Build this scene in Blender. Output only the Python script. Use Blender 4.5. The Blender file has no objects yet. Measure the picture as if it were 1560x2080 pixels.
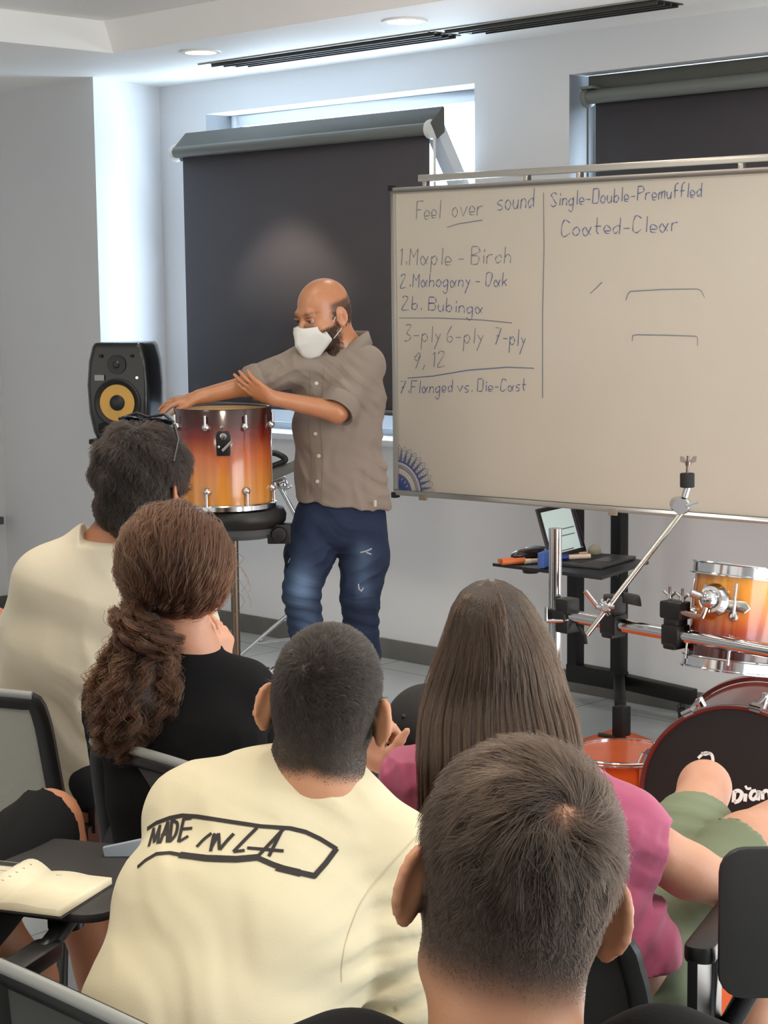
import bpy, bmesh, math, random
import numpy as np
from mathutils import Vector, Matrix, Quaternion
from mathutils.bvhtree import BVHTree
random.seed(7); RNG = np.random.default_rng(7)
S = bpy.context.scene
COL = S.collection

# ------------------------------------------------------------------ camera (solved from the room's own lines)
FPX, PITCH, ROLL, YAW, CAMH = 3738.0, .11994, -.01141, .77465, 1.70
CY, SY = math.cos(YAW), math.sin(YAW)
_f = np.array([0, math.cos(PITCH), -math.sin(PITCH)]); _u = np.array([0, math.sin(PITCH), math.cos(PITCH)]); _r = np.array([1., 0, 0])
CR = math.cos(ROLL) * _r + math.sin(ROLL) * _u; CU = -math.sin(ROLL) * _r + math.cos(ROLL) * _u; CF = _f
def c2r(p):
    """view-aligned ground frame (x right, y away, z up) -> room frame (x along the window wall, y into it)"""
    p = np.asarray(p, float)
    return np.stack([p[..., 0] * CY - p[..., 1] * SY, p[..., 0] * SY + p[..., 1] * CY, p[..., 2]], -1)
def ray(x, y): return CF + CR * (x - 780) / FPX - CU * (y - 1040) / FPX
def P(x, y, Y):
    d = ray(x, y); return np.array([0, 0, CAMH]) + d * Y / d[1]
def at(x, y, Y): return c2r(P(x, y, Y))
def onz(x, y, z):
    d = ray(x, y); return c2r(np.array([0, 0, CAMH]) + d * (z - CAMH) / d[2])
def onv(x, y, v):
    d = c2r(ray(x, y)); return np.array([0, 0, CAMH]) + d * v / d[1]
cam = bpy.data.cameras.new('camera'); co = bpy.data.objects.new('camera', cam); COL.objects.link(co)
cam.sensor_fit = 'VERTICAL'; cam.sensor_height = 36; cam.sensor_width = 27; cam.lens = FPX / 2080 * 36
cam.clip_start = .05; cam.clip_end = 100
m = np.eye(4); m[:3, 0] = c2r(CR); m[:3, 1] = c2r(CU); m[:3, 2] = -c2r(CF); m[:3, 3] = (0, 0, CAMH)
co.matrix_world = Matrix(m.tolist()); S.camera = co

# ------------------------------------------------------------------ world, lights, exposure
S.view_settings.view_transform = 'Standard'; S.view_settings.look = 'None'
S.view_settings.exposure = 0.0; S.view_settings.gamma = 1.0; S.view_settings.use_curve_mapping = False
W = bpy.data.worlds.new('daylight'); S.world = W; W.use_nodes = True
nt = W.node_tree; nt.nodes.clear()
wo = nt.nodes.new('ShaderNodeOutputWorld'); bg = nt.nodes.new('ShaderNodeBackground'); tc = nt.nodes.new('ShaderNodeTexCoord')
sx = nt.nodes.new('ShaderNodeSeparateXYZ'); mr = nt.nodes.new('ShaderNodeMapRange'); mx = nt.nodes.new('ShaderNodeMix'); mx.data_type = 'RGBA'
nt.links.new(tc.outputs['Generated'], sx.inputs[0]); nt.links.new(sx.outputs['Y'], mr.inputs[0])
mr.inputs[1].default_value = -.05; mr.inputs[2].default_value = .15        # daylight is outside the window wall, the hall behind is dimmer
nt.links.new(mr.outputs[0], mx.inputs[0])
mx.inputs[6].default_value = (1.12, 1.08, 1.0, 1); mx.inputs[7].default_value = (7.5, 9.6, 11.6, 1)
nt.links.new(mx.outputs[2], bg.inputs[0]); bg.inputs[1].default_value = 1.0; nt.links.new(bg.outputs[0], wo.inputs[0])
def lamp(kind, loc, power, col, size=.2, aim=None, spot=None, name='lamp'):
    l = bpy.data.lights.new(name, kind); l.energy = power; l.color = col
    if kind == 'AREA': l.shape = 'RECTANGLE'; l.size, l.size_y = size if isinstance(size, tuple) else (size, size)
    else: l.shadow_soft_size = size
    if spot: l.spot_size = math.radians(spot[0]); l.spot_blend = spot[1]
    o = bpy.data.objects.new(name, l); COL.objects.link(o); o.location = loc
    d = Vector(aim) - Vector(loc) if aim is not None else Vector((0, 0, -1))
    o.rotation_euler = d.to_track_quat('-Z', 'Y').to_euler(); return o
WARM = (1, .89, .74)
for u, v, e in ((-1.2, 1.0, 18), (-3.0, 2.6, 22), (-4.6, 3.9, 5), (-2.6, .2, 13), (-.4, 2.4, 13), (-4.8, 2.2, 15)):      # lamps of the tray ceiling above the audience
    lamp('AREA', (u, v, 2.85), e, WARM, .5, name='tray_light')

lamp('AREA', (1.42, 3.4, 1.55), 85, (.84, .93, 1), (3.2, 1.7), aim=(-8, 3.4, 1.75), name='side_window_daylight')
lamp('AREA', (-.9, 4.5, .3), 95, (1, .97, .92), (2.2, 2.0), aim=(-1.6, 4.6, 3), name='floor_bounce_fill')      # added unseen lamp facing up, stands in for floor bounce onto the ceiling

# ------------------------------------------------------------------ mesh helpers
def srgb(c):
    c = np.array(c, float) / 255; return np.where(c <= .04045, c / 12.92, ((c + .055) / 1.055) ** 2.4)
MATS = {}
def mat(name, rgb, rough=.6, metal=0., bump=None, var=None, coat=0., emit=0., sss=0., spec=.5, tint=None, trans=0., aniso=None, sheen=0.):
    if name in MATS: return MATS[name]
    M = bpy.data.materials.new(name); M.use_nodes = True; MATS[name] = M
    n = M.node_tree; b = n.nodes['Principled BSDF']; c = (*srgb(rgb), 1)
    b.inputs['Base Color'].default_value = c; b.inputs['Roughness'].default_value = rough; b.inputs['Metallic'].default_value = metal
    b.inputs['Specular IOR Level'].default_value = spec; b.inputs['Coat Weight'].default_value = coat
    b.inputs['Coat Roughness'].default_value = .08; b.inputs['Transmission Weight'].default_value = trans; b.inputs['Sheen Weight'].default_value = sheen
    if emit: b.inputs['Emission Color'].default_value = c; b.inputs['Emission Strength'].default_value = emit
    if sss: b.inputs['Subsurface Weight'].default_value = sss; b.inputs['Subsurface Radius'].default_value = (.012, .005, .003); b.inputs['Subsurface Scale'].default_value = 1.
    tcn = n.nodes.new('ShaderNodeTexCoord'); src = tcn.outputs['Object']; last = None
    if var:                                    # (scale, other colour, amount)
        ns = n.nodes.new('ShaderNodeTexNoise'); ns.inputs['Scale'].default_value = var[0]; ns.inputs['Detail'].default_value = 5
        n.links.new(src, ns.inputs[0]); rp = n.nodes.new('ShaderNodeValToRGB'); rp.color_ramp.elements[0].position = .5 - var[2] / 2; rp.color_ramp.elements[1].position = .5 + var[2] / 2
        rp.color_ramp.elements[0].color = c; rp.color_ramp.elements[1].color = (*srgb(var[1]), 1)
        n.links.new(ns.outputs[0], rp.inputs[0]); last = rp.outputs[0]
    if tint:                                   # colour that the vertex attribute 'tint' brings in (stubble, lips)
        a = n.nodes.new('ShaderNodeAttribute'); a.attribute_name = 'tint'; q = n.nodes.new('ShaderNodeMix'); q.data_type = 'RGBA'
        if last: n.links.new(last, q.inputs[6])
        else: q.inputs[6].default_value = c
        q.inputs[7].default_value = (*srgb(tint), 1); n.links.new(a.outputs['Fac'], q.inputs[0]); last = q.outputs[2]
    if last: n.links.new(last, b.inputs['Base Color'])
    if bump:                                   # (scale, strength, [stretch])
        ns = n.nodes.new('ShaderNodeTexNoise'); ns.inputs['Scale'].default_value = bump[0]; ns.inputs['Detail'].default_value = 4
        if len(bump) > 2:
            mp = n.nodes.new('ShaderNodeMapping'); mp.inputs['Scale'].default_value = bump[2]; n.links.new(src, mp.inputs[0]); n.links.new(mp.outputs[0], ns.inputs[0])
        else: n.links.new(src, ns.inputs[0])
        bp = n.nodes.new('ShaderNodeBump'); bp.inputs['Strength'].default_value = bump[1]; bp.inputs['Distance'].default_value = .004
        n.links.new(ns.outputs[0], bp.inputs['Height']); n.links.new(bp.outputs[0], b.inputs['Normal'])
    return M
def hairmat(name, rgb, rough=.35, rnd=.35):
    M = bpy.data.materials.new(name); M.use_nodes = True; n = M.node_tree; n.nodes.clear()
    o = n.nodes.new('ShaderNodeOutputMaterial'); h = n.nodes.new('ShaderNodeBsdfHairPrincipled'); h.parametrization = 'COLOR'
    i = n.nodes.new('ShaderNodeHairInfo'); hs = n.nodes.new('ShaderNodeHueSaturation'); hs.inputs['Color'].default_value = (*srgb(rgb), 1)
    r = n.nodes.new('ShaderNodeMapRange'); r.inputs[3].default_value = 1 - rnd; r.inputs[4].default_value = 1 + rnd
    n.links.new(i.outputs['Random'], r.inputs[0]); n.links.new(r.outputs[0], hs.inputs['Value']); n.links.new(hs.outputs[0], h.inputs['Color'])
    h.inputs['Roughness'].default_value = rough; h.inputs['Radial Roughness'].default_value = .6; h.inputs['IOR'].default_value = 1.42; n.links.new(h.outputs[0], o.inputs[0]); return M

def empty(name, loc, label=None, cat=None, group=None, rz=0):
    o = bpy.data.objects.new(name, None); COL.objects.link(o); o.location = loc; o.rotation_euler[2] = rz; o.empty_display_size = .05
    if label: tag(o, label, cat, group)
    return o
def tag(o, label=None, cat=None, group=None, kind=None):
    if label: o['label'] = label
    if cat: o['category'] = cat
    if group: o['group'] = group
    if kind: o['kind'] = kind
    return o
def rootloc(p):
    l = np.zeros(3)
    while p is not None: l = l + np.array(p.location); p = p.parent
    return l
def link(name, me, m, parent=None):
    if m is not None: me.materials.append(m)
    o = bpy.data.objects.new(name, me); COL.objects.link(o); o.parent = parent; return o
def npmesh(name, V, faces, m, parent=None, smooth=True, origin=None):
    """V (N,3) in room coordinates; faces (M,4) or (M,3) array"""
    V = np.asarray(V, float); o0 = rootloc(parent) if parent is not None else (np.array(origin) if origin is not None else np.zeros(3))
    me = bpy.data.meshes.new(name); F = np.asarray(faces, np.int32); k = F.shape[1]
    me.vertices.add(len(V)); me.vertices.foreach_set('co', (V - o0).astype(np.float32).ravel())
    me.loops.add(F.size); me.loops.foreach_set('vertex_index', F.ravel()); me.polygons.add(len(F))
    me.polygons.foreach_set('loop_start', np.arange(0, F.size, k, dtype=np.int32))
    me.update(calc_edges=True); me.validate()
    if smooth: me.polygons.foreach_set('use_smooth', np.ones(len(me.polygons), bool))
    o = link(name, me, m, parent)
    if parent is None: o.location = o0
    return o
class MB:
    """collects shapes in room coordinates; build() links them as ONE mesh object"""
    def __init__(s): s.v = []; s.f = []
    def add(s, V, F):
        n = len(s.v); s.v += [tuple(map(float, p)) for p in V]; s.f += [tuple(i + n for i in f) for f in F]; return s
    def box(s, c, sx, sy, sz, M=None):
        M = np.eye(3) if M is None else np.asarray(M, float); c = np.asarray(c, float)
        V = [c + M @ np.array([x * sx / 2, y * sy / 2, z * sz / 2]) for x in (-1, 1) for y in (-1, 1) for z in (-1, 1)]
        return s.add(V, [(0, 1, 3, 2), (4, 6, 7, 5), (0, 4, 5, 1), (2, 3, 7, 6), (0, 2, 6, 4), (1, 5, 7, 3)])
    def span(s, lo, hi): lo = np.array(lo, float); hi = np.array(hi, float); return s.box((lo + hi) / 2, *(hi - lo))
    def quad(s, *p): return s.add(p, [tuple(range(len(p)))])
    def tube(s, path, r, n=12, caps=True, flat=None):
        path = [np.asarray(p, float) for p in path]; k = len(path); r = [r] * k if np.isscalar(r) else r
        T = []
        for i in range(k):
            t = path[min(i + 1, k - 1)] - path[max(i - 1, 0)]; T.append(t / (np.linalg.norm(t) + 1e-12))
        a = np.array([0, 0, 1.]) if abs(T[0][2]) < .9 else np.array([1., 0, 0]); V = []
        for i in range(k):
            x = a - T[i] * a.dot(T[i]); x /= np.linalg.norm(x); y = np.cross(T[i], x); a = x
            for j in range(n):
                q = 2 * math.pi * (j + .5) / n; fx, fy = flat or (1, 1)
                V.append(path[i] + r[i] * (fx * math.cos(q) * x + fy * math.sin(q) * y))
        F = [(i * n + j, i * n + (j + 1) % n, (i + 1) * n + (j + 1) % n, (i + 1) * n + j) for i in range(k - 1) for j in range(n)]
        if caps: F += [tuple(range(n - 1, -1, -1)), tuple((k - 1) * n + j for j in range(n))]
        return s.add(V, F)
    def lathe(s, c, prof, axis=(0, 0, 1), n=40, closed=False):
        """prof: (radius, height along axis)"""
        c = np.asarray(c, float); z = np.asarray(axis, float); z = z / np.linalg.norm(z)
        a = np.array([1., 0, 0]) if abs(z[0]) < .8 else np.array([0, 1., 0]); x = a - z * a.dot(z); x /= np.linalg.norm(x); y = np.cross(z, x)
        V = [c + z * h + r * (math.cos(2 * math.pi * j / n) * x + math.sin(2 * math.pi * j / n) * y) for r, h in prof for j in range(n)]; k = len(prof)
        F = [(i * n + j, i * n + (j + 1) % n, ((i + 1) % k) * n + (j + 1) % n, ((i + 1) % k) * n + j) for i in range(k if closed else k - 1) for j in range(n)]
        if not closed:
            if prof[0][0] > 1e-6: F.append(tuple(range(n - 1, -1, -1)))
            if prof[-1][0] > 1e-6: F.append(tuple((k - 1) * n + j for j in range(n)))
        return s.add(V, F)
    def prism(s, poly, o, X, Y, t):
        """poly: 2-D outline on the plane o + X,Y ; t: thickness along X x Y (negative: the other way)"""
        o = np.asarray(o, float); X = np.asarray(X, float); Y = np.asarray(Y, float); Z = np.cross(X, Y); n = len(poly)
        V = [o + X * a + Y * b for a, b in poly] + [o + X * a + Y * b + Z * t for a, b in poly]
        return s.add(V, [tuple(range(n - 1, -1, -1)), tuple(range(n, 2 * n))] + [(i, (i + 1) % n, n + (i + 1) % n, n + i) for i in range(n)])
    def ball(s, c, r, n=16, M=None):
        r = np.ones(3) * r; M = np.eye(3) if M is None else M; k = n // 2
        V = [np.asarray(c) + M @ (r * np.array([math.sin(math.pi * i / k) * math.cos(2 * math.pi * j / n), math.sin(math.pi * i / k) * math.sin(2 * math.pi * j / n), math.cos(math.pi * i / k)])) for i in range(k + 1) for j in range(n)]
        return s.add(V, [(i * n + j, (i + 1) * n + j, (i + 1) * n + (j + 1) % n, i * n + (j + 1) % n) for i in range(k) for j in range(n)])
    def build(s, name, m, parent=None, bevel=0, smooth=None, origin=None, seg=2):
        V = np.array(s.v); o0 = rootloc(parent) if parent is not None else (np.array(origin, float) if origin is not None else np.array([*(V.min(0)[:2] + V.max(0)[:2]) / 2, V[:, 2].min()]))
        me = bpy.data.meshes.new(name); me.from_pydata((V - o0).tolist(), [], s.f)
        b = bmesh.new(); b.from_mesh(me); bmesh.ops.remove_doubles(b, verts=b.verts, dist=1e-6); bmesh.ops.recalc_face_normals(b, faces=b.faces)
        if bevel:
            e = [x for x in b.edges if len(x.link_faces) == 2 and x.calc_face_angle(0) > .5]
            bmesh.ops.bevel(b, geom=e, offset=bevel, segments=seg, profile=.6, affect='EDGES', clamp_overlap=True)
        for x in b.edges:
            if len(x.link_faces) == 2: x.smooth = x.calc_face_angle(0) < .7
        for fc in b.faces: fc.smooth = True
        b.to_mesh(me); b.free(); o = link(name, me, m, parent)
        if parent is None: o.location = o0
        return o
def struct(o, label=None): o['kind'] = 'structure'; return o
def arc(c, r, a0, a1, n, X, Y): return [np.asarray(c) + r * (math.cos(a) * np.asarray(X) + math.sin(a) * np.asarray(Y)) for a in np.linspace(a0, a1, n)]
def rotz(a): return np.array([[math.cos(a), -math.sin(a), 0], [math.sin(a), math.cos(a), 0], [0, 0, 1]])
def rrect(w, h, r, n=5):
    out = []
    for cx, cy, a in ((w / 2 - r, h / 2 - r, 0), (-w / 2 + r, h / 2 - r, 90), (-w / 2 + r, -h / 2 + r, 180), (w / 2 - r, -h / 2 + r, 270)):
        out += [(cx + r * math.cos(math.radians(a + 90 * i / n)), cy + r * math.sin(math.radians(a + 90 * i / n))) for i in range(n + 1)]
    return out
def spline(pts, k=6):
    p = np.array(pts, float)
    if len(p) < 3: return p
    q = np.vstack([2 * p[0] - p[1], p, 2 * p[-1] - p[-2]]); out = []
    for i in range(1, len(q) - 2):
        for t in np.linspace(0, 1, k, endpoint=False):
            a, b, c, d = q[i - 1:i + 3]
            out.append(.5 * (2 * b + (c - a) * t + (2 * a - 5 * b + 4 * c - d) * t * t + (3 * b - a - 3 * c + d) * t ** 3))
    return np.array(out + [p[-1]])
VR = c2r((1, 0, 0)); VF = c2r((0, 1, 0)); VZ = np.array([0, 0, 1.])     # right / away / up as the audience faces
VM = np.stack([VR, VF, VZ], 1)
CHROME = mat('chrome', (205, 205, 208), .12, 1.)
BLACKP = mat('black_plastic', (13, 13, 14), .45)
BLACKM = mat('black_metal', (15, 15, 16), .42, .0, spec=.35)
WHITEP = mat('white_plastic', (225, 225, 222), .4)

# ------------------------------------------------------------------ implicit surfaces for bodies, clothes and hair masses (view-aligned frame)
def _smin(a, b, k):
    if k <= 0: return np.minimum(a, b)
    h = np.maximum(k - np.abs(a - b), 0) / k; return np.minimum(a, b) - h * h * k * .25
class SDF:
    def __init__(s, lo, hi, h):
        s.h = h; s.lo = np.array(lo, float); n = np.ceil((np.array(hi, float) - s.lo) / h).astype(int) + 1
        s.f = np.full(n, .06, np.float32); s.ax = [(s.lo[i] + h * np.arange(n[i])).astype(np.float32) for i in range(3)]
    def blk(s, lo, hi):
        sl = []
        for i in range(3):
            a = int(max(0, math.floor((lo[i] - s.lo[i]) / s.h))); b = int(min(s.f.shape[i], math.ceil((hi[i] - s.lo[i]) / s.h) + 1))
            if b <= a: return None, None
            sl.append(slice(a, b))
        return tuple(sl), (s.ax[0][sl[0]][:, None, None], s.ax[1][sl[1]][None, :, None], s.ax[2][sl[2]][None, None, :])
    def put(s, fn, lo, hi, k=.01, op='u'):
        pad = .05; sl, g = s.blk(np.array(lo) - pad, np.array(hi) + pad)
        if sl is None: return
        d = fn(*g)
        if op == 'u': s.f[sl] = _smin(s.f[sl], d, k)
        else: s.f[sl] = -_smin(-s.f[sl], d, k)
    def cone(s, a, b, ra, rb=None, k=.01, op='u'):
        a = np.asarray(a, float); b = np.asarray(b, float); rb = ra if rb is None else rb; ba = b - a; L = ba.dot(ba) + 1e-12; r = max(ra, rb)
        def fn(X, Y, Z):
            t = np.clip(((X - a[0]) * ba[0] + (Y - a[1]) * ba[1] + (Z - a[2]) * ba[2]) / L, 0, 1)
            return np.sqrt((X - a[0] - t * ba[0]) ** 2 + (Y - a[1] - t * ba[1]) ** 2 + (Z - a[2] - t * ba[2]) ** 2) - (ra + (rb - ra) * t)
        s.put(fn, np.minimum(a, b) - r, np.maximum(a, b) + r, k, op)
    def chain(s, pts, rs, k=.01, op='u'):
        for i in range(len(pts) - 1): s.cone(pts[i], pts[i + 1], rs[i], rs[i + 1], k, op)
    def ell(s, c, r, M=None, k=.01, op='u'):
        c = np.asarray(c, float); r = np.ones(3) * r; M = np.eye(3) if M is None else np.asarray(M, float); R = np.abs(M) @ r
        def fn(X, Y, Z):
            x, y, z = X - c[0], Y - c[1], Z - c[2]
            q = [(M[0, i] * x + M[1, i] * y + M[2, i] * z) / r[i] for i in range(3)]
            k0 = np.sqrt(q[0] ** 2 + q[1] ** 2 + q[2] ** 2); k1 = np.sqrt((q[0] / r[0]) ** 2 + (q[1] / r[1]) ** 2 + (q[2] / r[2]) ** 2) + 1e-6
            return k0 * (k0 - 1) / k1
        s.put(fn, c - R, c + R, k, op)
    def loft(s, nodes, xdir, k=.02, op='u'):
        """nodes: (point, half-width along xdir, half-depth)"""
        for (a, wa, da), (b, wb, db) in zip(nodes[:-1], nodes[1:]):
            a = np.asarray(a, float); b = np.asarray(b, float); ba = b - a; L = ba.dot(ba) + 1e-12; d = ba / math.sqrt(L)
            x = np.asarray(xdir, float); x = x - d * x.dot(d); x /= np.linalg.norm(x); y = np.cross(d, x); r = max(wa, wb, da, db)
            def fn(X, Y, Z):
                t = np.clip(((X - a[0]) * ba[0] + (Y - a[1]) * ba[1] + (Z - a[2]) * ba[2]) / L, 0, 1)
                w0, w1, w2 = X - a[0] - t * ba[0], Y - a[1] - t * ba[1], Z - a[2] - t * ba[2]
                A = wa + (wb - wa) * t; B = da + (db - da) * t; Cc = np.minimum(A, B)
                lx, ly, lz = w0 * x[0] + w1 * x[1] + w2 * x[2], w0 * y[0] + w1 * y[1] + w2 * y[2], w0 * d[0] + w1 * d[1] + w2 * d[2]
                k0 = np.sqrt((lx / A) ** 2 + (ly / B) ** 2 + (lz / Cc) ** 2); k1 = np.sqrt((lx / A / A) ** 2 + (ly / B / B) ** 2 + (lz / Cc / Cc) ** 2) + 1e-6
                return k0 * (k0 - 1) / k1
            s.put(fn, np.minimum(a, b) - r, np.maximum(a, b) + r, k, op)
    def half(s, p, n, lo=None, hi=None, k=0.):
        """remove everything on the side n points to (inside the box lo..hi)"""
        p = np.asarray(p, float); n = np.asarray(n, float); n = n / np.linalg.norm(n)
        sl, g = s.blk(s.lo if lo is None else lo, s.lo + s.h * np.array(s.f.shape) if hi is None else hi)
        if sl is None: return
        d = (g[0] - p[0]) * n[0] + (g[1] - p[1]) * n[1] + (g[2] - p[2]) * n[2]
        s.f[sl] = -_smin(-s.f[sl], -d, k)
    def disp(s, fn, band=.03):
        I = np.nonzero(np.abs(s.f) < band); s.f[I] += fn(s.ax[0][I[0]], s.ax[1][I[1]], s.ax[2][I[2]]).astype(np.float32)
    def mesh(s):
        f = s.f; f[0] = f[-1] = .05; f[:, 0] = f[:, -1] = .05; f[:, :, 0] = f[:, :, -1] = .05
        ins = f < 0; n = np.array(f.shape); c = np.zeros(n - 1, np.uint8)
        for i in (0, 1):
            for j in (0, 1):
                for k in (0, 1): c += ins[i:n[0] - 1 + i, j:n[1] - 1 + j, k:n[2] - 1 + k]
        cell = np.stack(np.nonzero((c > 0) & (c < 8)), 1); idx = np.full(n - 1, -1, np.int32); idx[tuple(cell.T)] = np.arange(len(cell))
        acc = np.zeros((len(cell), 3)); cnt = np.zeros(len(cell)); cor = [np.array(q) for q in np.ndindex(2, 2, 2)]
        val = {tuple(q): f[tuple((cell + q).T)] for q in cor}
        for q in cor:
            for ax in range(3):
                if q[ax] == 0:
                    q2 = q.copy(); q2[ax] = 1; a, b = val[tuple(q)], val[tuple(q2)]; mk = (a < 0) != (b < 0)
                    t = a[mk] / (a[mk] - b[mk]); acc[mk] += q; acc[mk, ax] += t; cnt[mk] += 1
        V = s.lo + s.h * (cell + acc / cnt[:, None]); Q = []
        for ax in range(3):
            a, b = np.take(ins, range(0, n[ax] - 1), ax), np.take(ins, range(1, n[ax]), ax)
            e = np.stack(np.nonzero(a != b), 1); o1, o2 = [(1, 2), (2, 0), (0, 1)][ax]
            e = e[(e[:, o1] > 0) & (e[:, o2] > 0) & (e[:, o1] < n[o1] - 1) & (e[:, o2] < n[o2] - 1)]; sg = a[tuple(e.T)]
            def at_(d1, d2): w = e.copy(); w[:, o1] += d1; w[:, o2] += d2; return idx[tuple(w.T)]
            q = np.stack([at_(-1, -1), at_(0, -1), at_(0, 0), at_(-1, 0)], 1); q[~sg] = q[~sg][:, ::-1]; Q.append(q)
        Q = np.concatenate(Q); return V, Q[(Q >= 0).all(1)]
def fix(V): return c2r(V)
def emit(sdf, name, m, parent, tint=None):
    V, Q = sdf.mesh(); o = npmesh(name, fix(V), Q, m, parent)
    if tint is not None:
        a = o.data.attributes.new('tint', 'FLOAT', 'POINT'); a.data.foreach_set('value', np.clip(tint(V), 0, 1).astype(np.float32))
    return o, V, Q
def bvh_of(V, Q): return BVHTree.FromPolygons([tuple(v) for v in V], [tuple(int(i) for i in q) for q in Q])
def strands(name, P3, m, parent, r0=.00035, r1=.00012):
    """P3: (n strands, k points, 3) in the view-aligned frame -> a curves object"""
    P3 = fix(np.asarray(P3, float)) - rootloc(parent); n, k, _ = P3.shape
    hc = bpy.data.hair_curves.new(name); hc.add_curves([k] * n)
    hc.attributes['position'].data.foreach_set('vector', P3.astype(np.float32).ravel())
    a = hc.attributes.get('radius') or hc.attributes.new('radius', 'FLOAT', 'POINT')
    a.data.foreach_set('value', np.tile(np.linspace(r0, r1, k), n).astype(np.float32))
    hc.materials.append(m); o = bpy.data.objects.new(name, hc); COL.objects.link(o); o.parent = parent; return o
def sample(V, Q, w, n):
    """n random points on the quads, probability by area * w(vertex)"""
    T = np.concatenate([Q[:, [0, 1, 2]], Q[:, [0, 2, 3]]]); a, b, c = V[T[:, 0]], V[T[:, 1]], V[T[:, 2]]
    nr = np.cross(b - a, c - a); ar = np.linalg.norm(nr, axis=1); pr = ar * w[T].mean(1); pr = pr / pr.sum()
    i = RNG.choice(len(T), n, p=pr); x = RNG.random((n, 2)); fl = x.sum(1) > 1; x[fl] = 1 - x[fl]
    vn = np.zeros_like(V); 
    for j in range(3): np.add.at(vn, T[:, j], nr)
    vn /= np.linalg.norm(vn, axis=1)[:, None] + 1e-12
    p = a[i] + x[:, :1] * (b[i] - a[i]) + x[:, 1:] * (c[i] - a[i]); nn = (1 - x.sum(1))[:, None] * vn[T[i, 0]] + x[:, :1] * vn[T[i, 1]] + x[:, 1:] * vn[T[i, 2]]
    return p, nn / (np.linalg.norm(nn, axis=1)[:, None] + 1e-12)
def unit(v): return v / (np.linalg.norm(v, axis=-1, keepdims=True) + 1e-12)
def on_surface(bv, x, y, lift=.001):
    """the point of a body surface that pixel ray x,y meets first (view-aligned frame)"""
    d = Vector(ray(x, y)).normalized(); h = bv.ray_cast(Vector((0, 0, CAMH)), d)
    if h[0] is None: return None, None
    n = np.array(h[1]); n = n if n.dot(np.array(d)) < 0 else -n
    return np.array(h[0]) + n * lift, n
def print_strokes(bv, strokes, w, name, m, parent, lift=.0012, step=6):
    """ink lines printed on a surface: strokes are lists of pixels, w width in metres"""
    mb = MB()
    for st in strokes:
        ww = w
        if isinstance(st, tuple): st, ww = st
        st = np.array(st, float); pts = []
        for a, b in zip(st[:-1], st[1:]):
            k = max(1, int(np.hypot(*(b - a)) / step)); pts += [a + (b - a) * i / k for i in range(k)]
        pts.append(st[-1]); L = [on_surface(bv, *p, lift) for p in pts]; L = [q for q in L if q[0] is not None]
        if len(L) < 2: continue
        V = []
        for i, (p, n) in enumerate(L):
            t = L[min(i + 1, len(L) - 1)][0] - L[max(i - 1, 0)][0]; sd = np.cross(n, t); sd /= np.linalg.norm(sd) + 1e-9
            V += [fix(p - sd * ww / 2), fix(p + sd * ww / 2)]
        mb.add(V, [(2 * i, 2 * i + 2, 2 * i + 3, 2 * i + 1) for i in range(len(L) - 1)])
    return mb.build(name, m, parent)
# ================================================================== THE ROOM
WV = 6.034; ZC = 2.735
PAINT = mat('white_paint', (226, 227, 229), .55, bump=(90, .05), var=(1.3, (220, 221, 223), .6))
CEILP = mat('ceiling_paint', (246, 245, 242), .6)
TILE = mat('skirting_tile', (98, 96, 92), .35, var=(9, (112, 110, 105), .5))
# floor: big grey tiles with thin joints
FM = mat('floor_tile', (168, 172, 174), .2, var=(1.6, (150, 155, 158), .7), spec=.5)
_n = FM.node_tree; _b = _n.nodes['Principled BSDF']; _br = _n.nodes.new('ShaderNodeTexBrick'); _t = _n.nodes.new('ShaderNodeTexCoord')
_br.offset = 0; _br.inputs['Scale'].default_value = 1.; _br.inputs['Brick Width'].default_value = .6; _br.inputs['Row Height'].default_value = .6; _br.inputs['Mortar Size'].default_value = .003
_l = _b.inputs['Base Color'].links[0].from_socket; _n.links.new(_t.outputs['Object'], _br.inputs[0]); _n.links.new(_l, _br.inputs['Color1']); _n.links.new(_l, _br.inputs['Color2'])
_br.inputs['Mortar'].default_value = (*srgb((105, 108, 110)), 1); _n.links.new(_br.outputs[0], _b.inputs['Base Color'])
struct(MB().span((-8.5, -3, -.1), (1.7, 6.3, 0)).build('floor', FM))
# window wall with two openings (each a u-range and a z-range)
W1 = (-7.11, -5.335, 1.0, 2.575); W2 = (-4.817, -2.75, 1.0, 2.567); WT = .24
mb = MB(); us = [-7.47, W1[0], W1[1], W2[0], W2[1], 1.7]
for a, b in ((0, 1), (2, 3), (4, 5)): mb.span((us[a], WV, 0), (us[b], WV + WT, 3))
for w in (W1, W2): mb.span((w[0], WV, 0), (w[1], WV + WT, w[2])); mb.span((w[0], WV, w[3]), (w[1], WV + WT, 3))
struct(mb.build('wall_back', PAINT))
# left wall and the pier that juts out in front of the window wall
struct(MB().prism([(-7.31, 5.5), (-7.47, WV), (-7.47, WV + WT), (-8.55, WV + WT), (-8.55, -3), (-8.31, -3), (-8.31, 5.586)], (0, 0, 0), (1, 0, 0), (0, 1, 0), 3).build('wall_left', PAINT))
struct(MB().span((1.5, -3, 0), (1.7, WV, 3)).build('wall_right', PAINT))
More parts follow.
